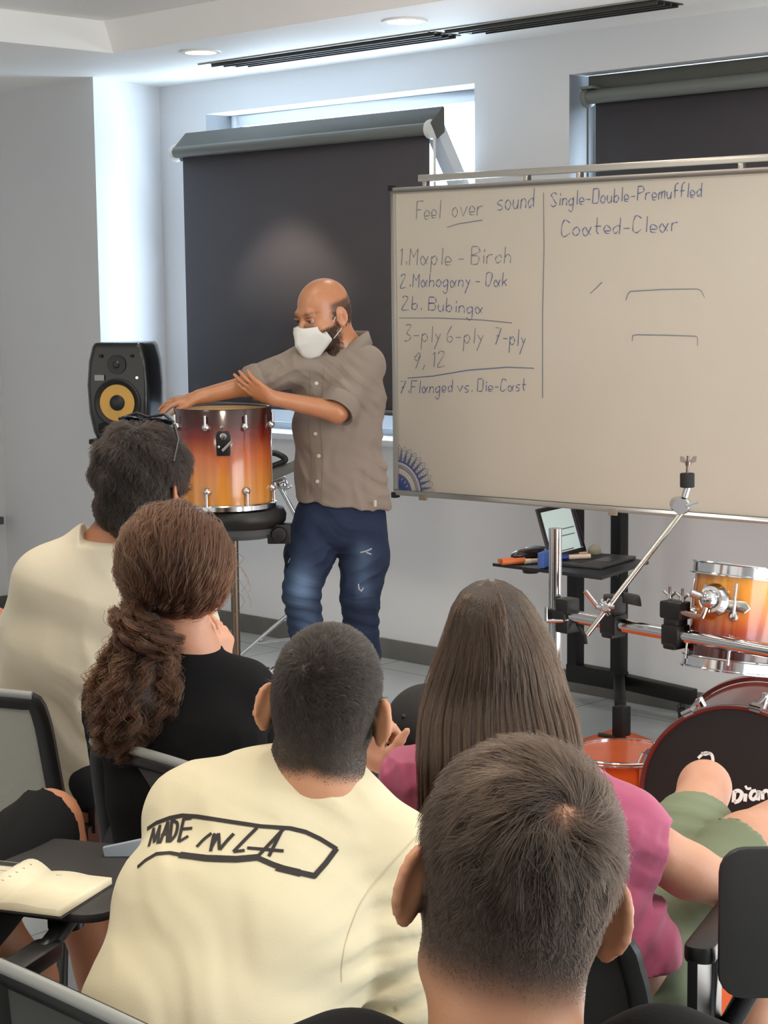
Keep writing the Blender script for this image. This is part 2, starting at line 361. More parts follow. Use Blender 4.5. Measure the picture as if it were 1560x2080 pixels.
# ceiling: plaster soffit round a raised tray with mineral tiles
TU, TV, ZT = -6.541, 5.035, 2.872; up = onz(211, 42.5, ZT)
mb = MB(); mb.quad((-8.31, -3, ZC), (TU, -3, ZC), (TU, TV, ZC), (-8.31, TV, ZC)); mb.quad((-8.31, TV, ZC), (1.5, TV, ZC), (1.5, WV, ZC), (-8.31, WV, ZC))
mb.quad((1.2, -3, ZC), (1.5, -3, ZC), (1.5, TV, ZC), (1.2, TV, ZC))
mb.quad((TU, -3, ZC), (TU, TV, ZC), (up[0], up[1], ZT), (up[0], -3, ZT)); mb.quad((TU, TV, ZC), (1.2, TV, ZC), (1.2, up[1], ZT), (up[0], up[1], ZT)); mb.quad((1.2, TV, ZC), (1.2, -3, ZC), (1.2, -3, ZT), (1.2, up[1], ZT))
struct(mb.build('ceiling', CEILP))
CT = mat('mineral_tile', (228, 227, 224), .8)
_n = CT.node_tree; _b = _n.nodes['Principled BSDF']; _t = _n.nodes.new('ShaderNodeTexCoord'); _mp = _n.nodes.new('ShaderNodeMapping'); _mp.inputs['Scale'].default_value = (30, 60, 30); _mp.inputs['Rotation'].default_value = (0, 0, .7)
_v = _n.nodes.new('ShaderNodeTexVoronoi'); _v.inputs['Randomness'].default_value = 1; _r = _n.nodes.new('ShaderNodeValToRGB'); _r.color_ramp.elements[0].position = .13; _r.color_ramp.elements[1].position = .22
_r.color_ramp.elements[0].color = (*srgb((166, 164, 160)), 1); _r.color_ramp.elements[1].color = (*srgb((230, 229, 226)), 1)
_n.links.new(_t.outputs['Object'], _mp.inputs[0]); _n.links.new(_mp.outputs[0], _v.inputs[0]); _n.links.new(_v.outputs['Distance'], _r.inputs[0]); _n.links.new(_r.outputs[0], _b.inputs['Base Color'])
struct(MB().span((up[0], -3, ZT), (1.2, up[1], ZT + .03)).build('ceiling_tray', CT))
# skirting
def skirt(name, a, b, n):
    a = np.array(a, float); b = np.array(b, float); d = b - a; L = np.linalg.norm(d); d /= L
    M = np.stack([d, np.array(n, float), VZ], 1); struct(MB().box((a + b) / 2 + np.array(n) * .007 + VZ * .046, L, .014, .092, M).build(name, TILE, bevel=.002))
skirt('baseboard_back', (-7.47, WV, 0), (1.5, WV, 0), (0, -1, 0))
skirt('baseboard_pier', (-8.31, 5.586, 0), (-7.31, 5.5, 0), (-.0857, -.9963, 0)); skirt('baseboard_return', (-7.31, 5.5, 0), (-7.47, WV, 0), (.958, .287, 0)); skirt('baseboard_left', (-8.31, -3, 0), (-8.31, 5.586, 0), (1, 0, 0))

# ------------------------------------------------------------------ windows
UPVC = mat('white_upvc', (222, 226, 230), .3); GLASS = bpy.data.materials.new('glass'); GLASS.use_nodes = True; _g = GLASS.node_tree; _g.nodes.clear(); _go = _g.nodes.new('ShaderNodeOutputMaterial'); _gm = _g.nodes.new('ShaderNodeMixShader'); _ga = _g.nodes.new('ShaderNodeBsdfTransparent'); _gb = _g.nodes.new('ShaderNodeBsdfGlossy'); _gb.inputs['Roughness'].default_value = .02; _gm.inputs[0].default_value = .07
_g.links.new(_ga.outputs[0], _gm.inputs[1]); _g.links.new(_gb.outputs[0], _gm.inputs[2]); _g.links.new(_gm.outputs[0], _go.inputs[0])
BLIND = mat('charcoal_blind_fabric', (84, 79, 83), .75, bump=(420, .15), var=(3, (79, 74, 78), .8)); CASS = mat('grey_aluminium_cassette', (92, 93, 87), .45, .1, var=(14, (86, 86, 80), .5)); CASSL = mat('tube_cover', (112, 115, 111), .4, .1)
def bars(mb, u0, u1, z0, z1, v, w, t, M=None, o=None):
    for lo, hi in (((u0, z0), (u0 + w, z1)), ((u1 - w, z0), (u1, z1)), ((u0 + w, z1 - w), (u1 - w, z1)), ((u0 + w, z0), (u1 - w, z0 + w))): mb.span((lo[0], v, lo[1]), (hi[0], v + t, hi[1]))
w1 = tag(empty('window_1', ((W1[0] + W1[1]) / 2, WV + .1, W1[2])), kind='structure')
mb = MB(); bars(mb, W1[0], W1[1], W1[2], W1[3], WV + .165, .055, .06); mb.build('window_frame', UPVC, w1, bevel=.006)
MB().span((W1[0] - .03, WV - .05, W1[2] - .01), (W1[1] + .03, WV + .17, W1[2] + .022)).build('window_sill', UPVC, w1, bevel=.008)
MB().span((W1[0] + .05, WV + .155, W1[2] + .055), (W1[1] - .05, WV + .17, W1[2] + .13)).build('window_rail', UPVC, w1, bevel=.004)
MB().span((W1[0] + .05, WV + .165, 1.83), (W1[1] - .05, WV + .225, 1.9)).build('window_transom', UPVC, w1, bevel=.005); MB().span((W1[0] + .05, WV + .19, W1[2] + .05), (W1[1] - .05, WV + .197, 1.84)).build('lower_pane', GLASS, w1)
# the upper sash is tilted into the room: hinged below, top leaning out of the opening
hb = np.array([0, WV + .135, 1.895]); ht = np.array([0, 5.815, 2.44]); sl = ht - hb; SLn = np.linalg.norm(sl); sz = sl / SLn; sy = np.cross(sz, np.array([1., 0, 0])); SM = np.stack([np.array([1., 0, 0]), sy, sz], 1)
def sash(mb, u0, u1, a0, a1, d0, d1): mb.box(hb + SM @ np.array([(u0 + u1) / 2, (d0 + d1) / 2, (a0 + a1) / 2]), u1 - u0, d1 - d0, a1 - a0, SM)
su0, su1 = -7.045, -5.365; mb = MB()
for q in ((su0, su0 + .07, 0, SLn), (su1 - .07, su1, 0, SLn), (su0 + .07, su1 - .07, SLn - .07, SLn), (su0 + .07, su1 - .07, 0, .07)): sash(mb, *q, -.03, .03)
so = mb.build('window_sash', UPVC, w1, bevel=.008)
mb = MB(); sash(mb, su0 + .06, su1 - .06, .06, SLn - .06, -.004, .004); mb.build('window_pane', GLASS, w1)
bl = empty('roller_blind', ((su0 + su1) / 2, 5.79, 1.15), 'charcoal roller blind hanging fully lowered from the tilted window behind the standing man', 'blind', 'charcoal roller blinds')
bu0, bu1 = -7.0, -5.375
MB().quad((bu0, 5.792, 2.385), (bu1, 5.792, 2.385), (bu1, 5.792, 1.165), (bu0, 5.792, 1.165)).build('fabric', BLIND, bl)
bl.children[0].modifiers.new('thick', 'SOLIDIFY').thickness = .002
MB().tube([(bu0, 5.792, 1.165), (bu1, 5.792, 1.165)], .012, 12).build('hem_bar', BLIND, bl)
MB().prism([(5.76, 2.395), (5.835, 2.468), (5.845, 2.462), (5.845, 2.36), (5.80, 2.33)], (bu0 - .03, 0, 0), (0, 1, 0), (0, 0, 1), bu1 - bu0 + .07).build('cassette', CASS, bl, bevel=.003)
MB().tube([(bu0 - .05, 5.772, 2.372), (bu1 + .02, 5.772, 2.372)], .027, 20).build('roller_tube', CASSL, bl)
for u, w in ((bu0 - .055, .028), (bu1 + .005, .03)):
    MB().lathe((u, 5.785, 2.37), [(0, 0), (.04, .002), (.043, w / 2), (.04, w), (0, w + .002)], (1, 0, 0), 24).build('end_cap', WHITEP, bl)
MB().tube([(bu1 + .03, 5.79, 2.36), (bu1 + .032, 5.788, 1.7), (bu1 + .03, 5.79, 1.2)], .006, 8).build('guide_cord', WHITEP, bl)

w2 = tag(empty('window_2', ((W2[0] + W2[1]) / 2, WV + .1, W2[2])), kind='structure')
mb = MB(); bars(mb, W2[0], W2[1], W2[2], W2[3], WV + .165, .05, .06); mb.build('window_frame', UPVC, w2, bevel=.006)
MB().span((W2[0] + .05, WV + .19, W2[2] + .05), (W2[1] - .05, WV + .2, W2[3] - .05)).build('window_pane', GLASS, w2)
MB().span((W2[0] - .03, WV - .05, W2[2] - .01), (W2[1] + .03, WV + .17, W2[2] + .022)).build('window_sill', UPVC, w2, bevel=.008)
b2 = empty('roller_blind', (-3.8, 6.1, 1.1), 'charcoal roller blind inside the window recess above the whiteboard', 'blind', 'charcoal roller blinds')
c0, c1 = -4.745, -2.8
MB().quad((c0, 6.115, 2.49), (c1, 6.115, 2.49), (c1, 6.115, 1.06), (c0, 6.115, 1.06)).build('fabric', BLIND, b2)
b2.children[0].modifiers.new('thick', 'SOLIDIFY').thickness = .002
MB().tube([(c0, 6.115, 1.06), (c1, 6.115, 1.06)], .012, 12).build('hem_bar', BLIND, b2)
MB().span((c0 - .04, 6.118, 2.48), (c1, 6.135, 2.563)).build('cassette', CASS, b2, bevel=.004)
MB().tube([(c0 - .01, 6.09, 2.475), (c1, 6.09, 2.475)], .029, 20).build('roller_tube', CASSL, b2)
mb = MB(); mb.lathe((c0 - .035, 6.095, 2.475), [(0, 0), (.042, .002), (.044, .012), (.04, .024), (0, .026)], (1, 0, 0), 24); mb.span((c0 - .03, 6.05, 2.505), (c0 + .03, 6.13, 2.515)); mb.build('end_cap', CASSL, b2)
MB().tube([(c0 - .02, 6.09, 2.46), (c0 - .02, 6.09, 1.4)], .005, 8).build('guide_cord', CASS, b2)

# ------------------------------------------------------------------ ceiling fittings
DIFF = mat('linear_diffuser_slot', (38, 38, 36), .5); DIFG = mat('diffuser_edge', (150, 148, 140), .35, .5)
def diffuser(u0, u1, label):
    e = empty('linear_air_diffuser', ((u0 + u1) / 2, 5.66, ZC - .015), label, 'air vent', 'black slot air diffusers in the ceiling')
    MB().span((u0 + .05, 5.585, ZC - .004), (u1, 5.755, ZC + .001)).build('slot_plate', DIFF, e)
    MB().span((u0, 5.552, ZC - .006), (u1, 5.562, ZC)).build('border', DIFG, e)
    for i in range(4): MB().span((u0 + .05 + .035 * i, 5.59 + .043 * i, ZC - .017), (u1, 5.596 + .043 * i, ZC - .002)).build('slat', mat('diffuser_fin', (72, 71, 67), .35, .4), e)
    return e
diffuser(-6.59, -5.16, 'black slotted air diffuser on the ceiling edge, running over the open window'); diffuser(-5.15, -4.06, 'shorter black slotted air diffuser on the ceiling edge, running toward the recessed window')
LED = mat('lamp_disc', (255, 246, 226), .4, emit=9.); RIM = mat('white_lamp_rim', (236, 234, 228), .5)
def downlight(u, v, label, power=26):
    e = empty('recessed_downlight', (u, v, ZC - .012), label, 'ceiling light', 'round recessed downlights')
    MB().lathe((u, v, ZC - .006), [(.068, 0), (.088, 0), (.09, .004), (.088, .0065), (.066, .0065)], n=40, closed=True).build('trim_ring', RIM, e)
    MB().lathe((u, v, ZC - .004), [(0, 0), (.068, 0), (.068, .003), (0, .003)], n=32).build('lamp_disc', LED, e)
    lamp('SPOT', (u, v, ZC - .03), power, WARM, .05, spot=(74, .3), name='downlight_beam')
downlight(-6.254, 5.288, 'round recessed downlight nearest the wall pier', 62); downlight(-5.032, 5.287, 'round recessed downlight above the whiteboard corner', 30); downlight(-3.81, 5.288, 'round recessed downlight out past the whiteboard', 26)
# a dark shelf corner on the left wall
_d = c2r(ray(6, 1057)); _q = np.array([0, 0, CAMH]) + _d * (-8.2 / _d[0])
tag(MB().span((-8.31, _q[1] - .45, _q[2] - .02), (-8.19, _q[1], _q[2] + .02)).build('wall_shelf', mat('dark_grey_board', (84, 84, 84), .5), bevel=.004), 'dark grey shelf corner jutting from the left wall', 'shelf')
# ================================================================== WHITEBOARD
ZT_ = P(795, 382, 7.25)[2]; A = at(795, 382, 7.25); B = onz(1560, 339, ZT_); BX = unit((B - A) * np.array([1, 1, 0])); BN = np.cross(VZ, BX) * 1.0
if BN.dot(-A) < 0: BN = -BN                      # BN points to the audience
BW, BH = 2.4, ZT_ - P(805, 1005, 7.25)[2]; O = A - VZ * BH
WB = empty('whiteboard', O + BX * BW / 2 - VZ * O[2], 'large white marker board covered in handwriting, standing behind the laptop tray', 'whiteboard')
BM = np.stack([BX, -BN, VZ], 1)
ENAM = mat('whiteboard_enamel', (198, 190, 176), .22, var=(1.7, (186, 178, 164), .7), spec=.5); ALU = mat('satin_aluminium', (176, 172, 164), .35, .75)
def bb(mb, a0, a1, z0, z1, d0, d1): return mb.box(O + BX * (a0 + a1) / 2 + VZ * (z0 + z1) / 2 - BN * (d0 + d1) / 2, a1 - a0, d1 - d0, z1 - z0, BM)
bb(MB(), .012, BW - .012, .012, BH - .012, 0, .012).build('panel', ENAM, WB)
fr = 0.022; mb = MB(); bb(mb, 0, BW, BH - fr, BH, -.008, .018); bb(mb, 0, BW, 0, fr, -.008, .018); bb(mb, 0, fr, fr, BH - fr, -.008, .018); bb(mb, BW - fr, BW, fr, BH - fr, -.008, .018); mb.build('frame', ALU, WB, bevel=.003)
for a in (0, BW):
    for z in (0, BH): bb(MB(), a - .012, a + .012, z - .012, z + .012, -.01, .02).build('corner_cap', BLACKP, WB, bevel=.004)
mb = MB(); bb(mb, .13, BW - .1, BH + .018, BH + .044, .0, .03)
for a in (.15, .62, .85, 1.5, 2.1): bb(mb, a, a + .02, BH - .004, BH + .02, .002, .028)
mb.build('top_rail', mat('brushed_rail', (196, 192, 184), .25, .8), WB, bevel=.004)
for a in (.13, 1.0): bb(MB(), a, a + .035, -.012, .01, -.012, .0).build('tray_clip', mat('clip_tan', (140, 128, 110), .5), WB, bevel=.002)
mb = MB()
for a in (1.95, 2.3):
    bb(mb, a - .025, a + .025, .03, BH + .02, .02, .06)
    mb.box(O + BX * a - BN * .04 - VZ * (O[2] / 2 - .02), .05, .04, O[2], BM); mb.box(O + BX * a - BN * .04 - VZ * (O[2] - .02), .06, .6, .04, BM)
mb.build('stand', BLACKM, WB)
def bp(x, y, lift=.0012):
    d = c2r(ray(x, y)); o = O + BN * lift; c0 = np.array([0, 0, CAMH]); return c0 + d * ((o - c0).dot(BN) / d.dot(BN))
GL = {'F': '030949 0636', 'e': '0434351605041333', 'o': '160504132334352616', 'l': '1913', 'v': '062346', 'r': '0603 05162636', 's': '361605342303', 'u': '0604132334 3633', 'n': '0603 0516263533', 'd': '352605041324 3933',
      'S': '4829081735442304', 'i': '1613 1718', 'g': '352605041334 3631201001', '-': '0535', 'D': '0903 093948443303', 'b': '0903 05263534231304', 'P': '0903 0939484706', 'm': '0603 05162623 25364643', 'f': '39291813 0636',
      'C': '4829190704132344', 'a': '4623130405162543', 't': '191423 0636', 'M': '0309264943', 'p': '0600 05263534231304', 'B': '0903 0939484706 063645443303', 'c': '352605041334', 'h': '0903 0516263533', 'k': '0903 3604 1533',
      'y': '0624 3600', 'O': '190804132334482919', '1': '081913', '2': '081929380343', '3': '09391635342303', '6': '2906041323342505', '7': '094913 1636', '9': '38291807162638 3813', '.': '1314', ',': '1402'}
SHARP = set('MFvky17t')
def text_strokes(s, x0, y0, x1, y1, h, jit=.25):
    """one-stroke lettering: list of pixel polylines, baseline x0,y0 - x1,y1, capital height h"""
    w = []; x = 0
    for ch in s:
        w.append(x); g = GL.get(ch); x += 2.2 if g is None else max(int(c) for t in g.split() for c in t[::2]) + 1.7
    x -= 1.7; out = []
    for ch, xo in zip(s, w):
        if ch not in GL: continue
        for t in GL[ch].split():
            p = np.array([[int(t[i]) + xo, int(t[i + 1]) - 3] for i in range(0, len(t), 2)], float); p[:, 1] += RNG.uniform(-jit, jit); p += RNG.uniform(-jit, jit, p.shape) * .5
            p = p if ch in SHARP or len(p) < 3 else spline(p, 5)
            f = p[:, 0] / x; out.append([(x0 + (x1 - x0) * a + .12 * h * b / 6 * .6, y0 + (y1 - y0) * a - h * b / 6) for a, b in zip(f, p[:, 1])])
    return out
def ink(strokes, w, name, m):
    mb = MB()
    for st in strokes:
        Q = [bp(*q) for q in st]; V = []
        for i, q in enumerate(Q):
            t = Q[min(i + 1, len(Q) - 1)] - Q[max(i - 1, 0)]; sd = unit(np.cross(BN, t)); ww = w * (.8 + .35 * math.sin(i * .7)); V += [q - sd * ww / 2, q + sd * ww / 2]
        mb.add(V, [(2 * i, 2 * i + 2, 2 * i + 3, 2 * i + 1) for i in range(len(Q) - 1)])
    return mb.build(name, m, WB)
INK1 = mat('marker_ink_grey', (118, 122, 132), .6); INK2 = mat('marker_ink_blue_grey', (92, 104, 142), .6); INK3 = mat('marker_ink_blue', (62, 84, 150), .6)
t = []
for a in (('Feel', 845, 446, 893, 442, 37), ('over', 918, 441, 979, 436, 37), ('1.Maple - Birch', 811, 538, 1036, 535, 34), ('3-ply 6-ply', 822, 693, 980, 697, 32), ('9, 12', 840, 748, 904, 744, 30)): t += text_strokes(*a)
t += [[(908, 462), (930, 455), (980, 447)], [(1104, 391), (1105, 500), (1102, 640), (1102, 808)], [(811, 646), (890, 646), (980, 650), (1040, 656)], [(1198, 597), (1210, 586), (1223, 573)], [(1271, 610), (1275, 598), (1280, 592), (1345, 588), (1415, 587), (1424, 590), (1431, 604)], [(1284, 692), (1285, 682), (1292, 680), (1350, 681), (1414, 683), (1417, 686), (1417, 703)]]
ink(t, .0034, 'handwritten_lettering', INK1); t = []
for a in (('sound', 1010, 428, 1083, 421, 38), ('Single-Double-Premuffled', 1118, 419, 1424, 399, 29), ('Coated-Clear', 1140, 480, 1376, 468, 33), ('2.Mahogany - Oak', 813, 583, 1029, 581, 27), ('2b. Bubinga', 816, 627, 979, 637, 27), ('7-ply', 1004, 699, 1066, 703, 34), ('7.Flanged vs. Die-Cast', 812, 799, 1068, 793, 25)): t += text_strokes(*a)
t += [[(828, 768), (880, 764), (950, 752), (1030, 746), (1085, 748)]]
ink(t, .0036, 'handwritten_lettering', INK2)
# drawn mandala quarter in the lower left corner
def bq(r, a): return O + BX * (.012 + r * math.cos(a)) + VZ * (.012 + r * math.sin(a)) + BN * .0012
def mand(lines, w, name, m):
    mb = MB()
    for L in lines:
        V = []
        for i, q in enumerate(L):
            tt = L[min(i + 1, len(L) - 1)] - L[max(i - 1, 0)]; sd = unit(np.cross(BN, tt)); V += [q - sd * w / 2, q + sd * w / 2]
        mb.add(V, [(2 * i, 2 * i + 2, 2 * i + 3, 2 * i + 1) for i in range(len(L) - 1)])
    mb.build(name, m, WB)
q = math.pi / 2; ar = lambda r: [bq(r, a) for a in np.linspace(.04, q - .04, 40)]
mand([ar(.122), ar(.1255)], .0034, 'mandala_drawing', INK3)
L = [ar(.109), ar(.098), ar(.074)]
for i in range(10):                                      # petals with a point, three nested outlines
    a0 = (i + .5) * q / 10
    for kx, (r1, w_) in enumerate(((.188, .10), (.174, .080), (.158, .055), (.144, .032))):
        L.append([bq(.127, a0 - w_), bq(.127 + (r1 - .127) * .72, a0 - w_ * .9), bq(r1, a0), bq(.127 + (r1 - .127) * .72, a0 + w_ * .9), bq(.127, a0 + w_)])
for i in range(16):
    a0 = (i + .5) * q / 16; L.append([bq(.1, a0 - .03), bq(.1, a0 + .03), bq(.109, a0 + .03), bq(.109, a0 - .03), bq(.1, a0 - .03)])
mand(L, .0017, 'mandala_drawing', INK2); L = []
for i in range(5):
    a0 = (i + .5) * q / 5
    for rc, rr in ((.058, .011), (.058, .006), (.034, .01), (.034, .005)): c = bq(rc, a0); L.append([c + rr * (math.cos(b) * BX + math.sin(b) * VZ) for b in np.linspace(0, 6.4, 14)])
L += [ar(.046), ar(.02), ar(.07)]; mand(L, .0036, 'mandala_drawing', INK3)

# ================================================================== LOUDSPEAKER on its stand by the pier
SP = P(240, 880, 8.4); SZ = SP[2]; sc = P(248, 895, 8.5); sc[2] = P(248, 895, 8.4)[2]; sr = YAW - .21
SMx = rotz(sr); sbase = c2r(sc)
spk = empty('studio_monitor', sbase, 'black studio monitor speaker with a yellow cone on a stand by the left pier', 'speaker')
def sp_(x, y, z): return sbase + SMx @ np.array([x, y, z])       # x right, y to its back, z up
SPM = mat('satin_black_cabinet', (10, 11, 12), .3, coat=.5)
mb = MB(); rows = []
for z, wf in ((0, .118), (.03, .134), (.12, .15), (.25, .155), (.36, .146), (.425, .13), (.445, .118)):
    pr = [(-wf, -.01), (-wf + .018, -.035), (wf - .018, -.035), (wf, -.01), (wf + .003, .10), (wf - .022, .235), (-wf + .022, .235), (-wf - .003, .10)]; rows.append([sp_(x, y - (.012 * math.sin(z / .445 * math.pi)), z) for x, y in pr])
V = sum(rows, []); n = 8; F = [(i * n + j, i * n + (j + 1) % n, (i + 1) * n + (j + 1) % n, (i + 1) * n + j) for i in range(len(rows) - 1) for j in range(n)] + [tuple(range(n - 1, -1, -1)), tuple((len(rows) - 1) * n + j for j in range(n))]
mb.add(V, F).build('cabinet', SPM, spk, bevel=.012, seg=3)
fy = -.048; ax = SMx @ np.array([0, -1., 0])
def disc(name, x, z, prof, m, n=40): return MB().lathe(sp_(x, fy, z), prof, ax, n).build(name, m, spk)
disc('surround', 0, .17, [(.112, -.004), (.112, .004), (.104, .008), (.092, .003), (.084, -.002)], mat('rubber', (28, 25, 25), .5))
disc('woofer_cone', 0, .17, [(.084, .003), (.05, -.0), (.036, -.001), (.036, .0), (.0, .0)], mat('yellow_aramid', (214, 166, 84), .55, bump=(300, .3)))
disc('dust_cap', 0, .17, [(.038, .0005), (.034, .008), (.02, .013), (0, .015)], mat('dust_cap_black', (22, 22, 26), .35))
disc('tweeter', 0, .345, [(.045, -.003), (.045, .003), (.03, .001), (.017, .002), (.012, .009), (0, .011)], mat('tweeter_black', (36, 36, 38), .4))
MB().prism(rrect(.19, .05, .02), sp_(0, fy - .003, .052), SMx[:, 0], VZ, .004).build('bass_port', mat('port_black', (5, 5, 6), .8), spk)
MB().prism(rrect(.046, .026, .003), sp_(-.082, fy - .003, .285), SMx[:, 0], VZ, .003).build('badge', mat('badge_grey', (150, 150, 148), .4, .5), spk)
disc('power_light', .098, .285, [(.006, .0), (.006, .004), (0, .006)], mat('power_led', (235, 235, 225), .3, emit=1.0), 16)
for x in (-.075, .075): disc('screw', x, .385, [(.008, -.001), (.008, .003), (0, .004)], BLACKM, 14)
st = empty('speaker_stand', (*sbase[:2], 0), 'black speaker stand with a square top plate under the studio monitor', 'speaker stand')
MB().box(sp_(0, .09, -.012), .30, .25, .024, SMx).build('top_plate', BLACKM, st, bevel=.004)
MB().box(sp_(0, .09, -(sbase[2] + .024) / 2), .22, .13, sbase[2] - .03, SMx).build('column', BLACKM, st, bevel=.006)
q = sp_(0, .09, 0); q[2] = .012; MB().box(q, .36, .34, .024, SMx).build('base_plate', BLACKM, st, bevel=.004)

# ================================================================== DRUMS
def sunburst(name, z0, z1, stops):
    M = mat(name, (190, 110, 30), .22, coat=.8); n = M.node_tree; b = n.nodes['Principled BSDF']; t = n.nodes.new('ShaderNodeTexCoord'); x = n.nodes.new('ShaderNodeSeparateXYZ'); mr = n.nodes.new('ShaderNodeMapRange'); rp = n.nodes.new('ShaderNodeValToRGB')
    ns = n.nodes.new('ShaderNodeTexNoise'); mp = n.nodes.new('ShaderNodeMapping'); mp.inputs['Scale'].default_value = (30, 30, 1.2); ns.inputs['Scale'].default_value = 1.; ns.inputs['Detail'].default_value = 4
    n.links.new(t.outputs['Object'], x.inputs[0]); n.links.new(t.outputs['Object'], mp.inputs[0]); n.links.new(mp.outputs[0], ns.inputs[0])
    mr.inputs[1].default_value = z0; mr.inputs[2].default_value = z1; n.links.new(x.outputs['Z'], mr.inputs[0]); n.links.new(mr.outputs[0], rp.inputs[0])
    for i, (p, c) in enumerate(stops):
        e = rp.color_ramp.elements[i] if i < 2 else rp.color_ramp.elements.new(p); e.position = p; e.color = (*srgb(c), 1)
    mm = n.nodes.new('ShaderNodeMix'); mm.data_type = 'RGBA'; mm.blend_type = 'MULTIPLY'; mm.inputs[0].default_value = .55; r2 = n.nodes.new('ShaderNodeValToRGB'); r2.color_ramp.elements[0].position = .35; r2.color_ramp.elements[0].color = (.55, .5, .45, 1); r2.color_ramp.elements[1].position = .62
    n.links.new(ns.outputs[0], r2.inputs[0]); n.links.new(rp.outputs[0], mm.inputs[6]); n.links.new(r2.outputs[0], mm.inputs[7]); n.links.new(mm.outputs[2], b.inputs['Base Color']); return M
YD = 6.62; dc = P(456, 1021, YD); dr = .1755; dh = P(456, 826, YD)[2] - dc[2]; dcr = c2r(dc)
SH1 = sunburst('sunburst_lacquer_dark_top', dcr[2] * 0, dh, [(0, (206, 138, 52)), (1, (44, 6, 8)), (.28, (200, 122, 34)), (.52, (184, 86, 18)), (.72, (118, 24, 10)), (.85, (66, 9, 9))])
dm = empty('floor_tom', dcr, 'open sunburst tom shell standing on the black throne under the hands of the man', 'drum')
MB().lathe(dcr, [(dr, 0), (dr, dh - .004), (dr - .003, dh), (dr - .007, dh - .003), (dr - .008, 0)], n=72, closed=True).build('shell', SH1, dm)
MB().lathe(dcr, [(dr - .0085, .01), (dr - .0085, dh - .006)], n=72).build('inner_ply', mat('maple_inside', (206, 168, 108), .5, var=(20, (190, 150, 92), .6)), dm)
for f in dm.children[1].data.polygons: pass
MB().lathe(dcr, [(dr + .004, -.012), (dr + .014, -.012), (dr + .014, .004), (dr + .010, .008), (dr + .004, .008)], n=72, closed=True).build('bottom_hoop', CHROME, dm)
def lug_dir(a): return c2r((math.sin(a), -math.cos(a), 0))          # a = 0 faces the camera, positive to the right
def lug(par, c, r, a, z, up, nm='lug'):
    d = lug_dir(a); t = np.cross(VZ, d); M = np.stack([t, d, VZ], 1); p = np.array(c) + d * r + VZ * z; mb = MB()
    mb.lathe(p, [(.0, .0), (.013, .0), (.015, .006), (.012, .014), (.005, .019), (0, .02)], d, 18); mb.tube([p + d * .013, p + d * .013 + VZ * up], .0048, 10); return mb.build(nm, CHROME, par)
for i in range(8):
    a = -.25 + i * math.pi / 4; lug(dm, dcr, dr, a, dh - .062, .042); lug(dm, dcr, dr, a, .058, -.055, 'lower_lug')
d = lug_dir(.07); t = np.cross(VZ, d); p = dcr + d * dr + VZ * (dh - .062); MB().lathe(p, [(.0, 0), (.008, 0), (.007, .003), (0, .004)], d, 16).build('vent_grommet', CHROME, dm)
p = dcr + lug_dir(.09) * (dr - .003) + VZ * (dh - .125); d = lug_dir(.09); t = np.cross(VZ, d); M = np.stack([t, d, VZ], 1)
mb = MB(); mb.prism([(-.024, -.036), (.024, -.036), (.026, .034), (.018, .05), (-.018, .05), (-.026, .034)], p, t, VZ, .014)
mk = mb.build('memory_bracket', BLACKM, dm, bevel=.003)
mb = MB(); mb.lathe(p + d * .014 + VZ * .032, [(0, 0), (.012, 0), (.012, .004), (.005, .005), (0, .005)], d, 18); mb.tube([p + d * .022 + t * -.004 - VZ * .018, p + d * .026 + t * .030 + VZ * .016], .005, 8); mb.ball(p + d * .02 - t * .016 - VZ * .004, .006); mb.build('wing_bolt', CHROME, mk)
d = lug_dir(-1.45); p = dcr + d * dr + VZ * (dh - .1); mb = MB(); M = np.stack([np.cross(VZ, d), d, VZ], 1); mb.box(p + d * .012, .045, .028, .06, M); mb.tube([p + d * .025, p + d * .055], .008, 8)
for z in (-1, 1): mb.tube([p + d * .03, p + d * .058 + VZ * .022 * z], .008, 8)
mb.build('leg_bracket', BLACKM, dm, bevel=.003)
# throne the tom stands on
yt = YD; tc0 = c2r(P(484, 1050, yt)); th = empty('drum_throne', (*tc0[:2], 0), 'black round drum throne carrying the tom shell', 'stool'); zt = dcr[2] - .012
VIN = mat('black_vinyl', (19, 19, 20), .42, bump=(160, .08))
MB().lathe((*tc0[:2], 0), [(0, zt - .072), (.155, zt - .072), (.172, zt - .055), (.175, zt - .03), (.165, zt - .008), (.14, zt), (0, zt)], n=56).build('seat', VIN, th)
MB().lathe((*tc0[:2], 0), [(0, zt - .112), (.12, zt - .112), (.148, zt - .095), (.152, zt - .073), (0, zt - .073)], n=48).build('seat_base', mat('grey_rubber_base', (70, 72, 74), .4), th)
mb = MB(); q = c2r(P(568, 1083, yt - .05)); q2 = c2r(P(520, 1075, yt)); mb.box(q + VZ * .0, .085, .07, .07, VM); mb.box((q + q2) / 2 + VZ * .005, .12, .05, .05, VM); mb.lathe(q - VF * .05, [(0, 0), (.026, 0), (.03, .012), (.028, .03), (0, .03)], VF, 20); mb.box(q2 - VR * .06 - VZ * .012, .1, .04, .03, VM)
mb.build('seat_clamp', BLACKP, th, bevel=.006)
pb = c2r(P(475, 1085, yt)); pb2 = pb.copy(); pb2[2] = .02
MB().tube([pb + VZ * .04, pb2], .0155, 20).build('post', mat('chrome_brown_reflection', (112, 100, 88), .3, .8), th)  # chrome post, the brown reflection on it painted into its colour
for i in range(3):
    a = i * 2.094 + .5; e = np.array([math.cos(a), math.sin(a), 0]); MB().tube([pb2 + VZ * .22, pb2 + e * .16 + VZ * .1, pb2 + e * .27 - VZ * .01], .011, 10).build('leg', CHROME, th)
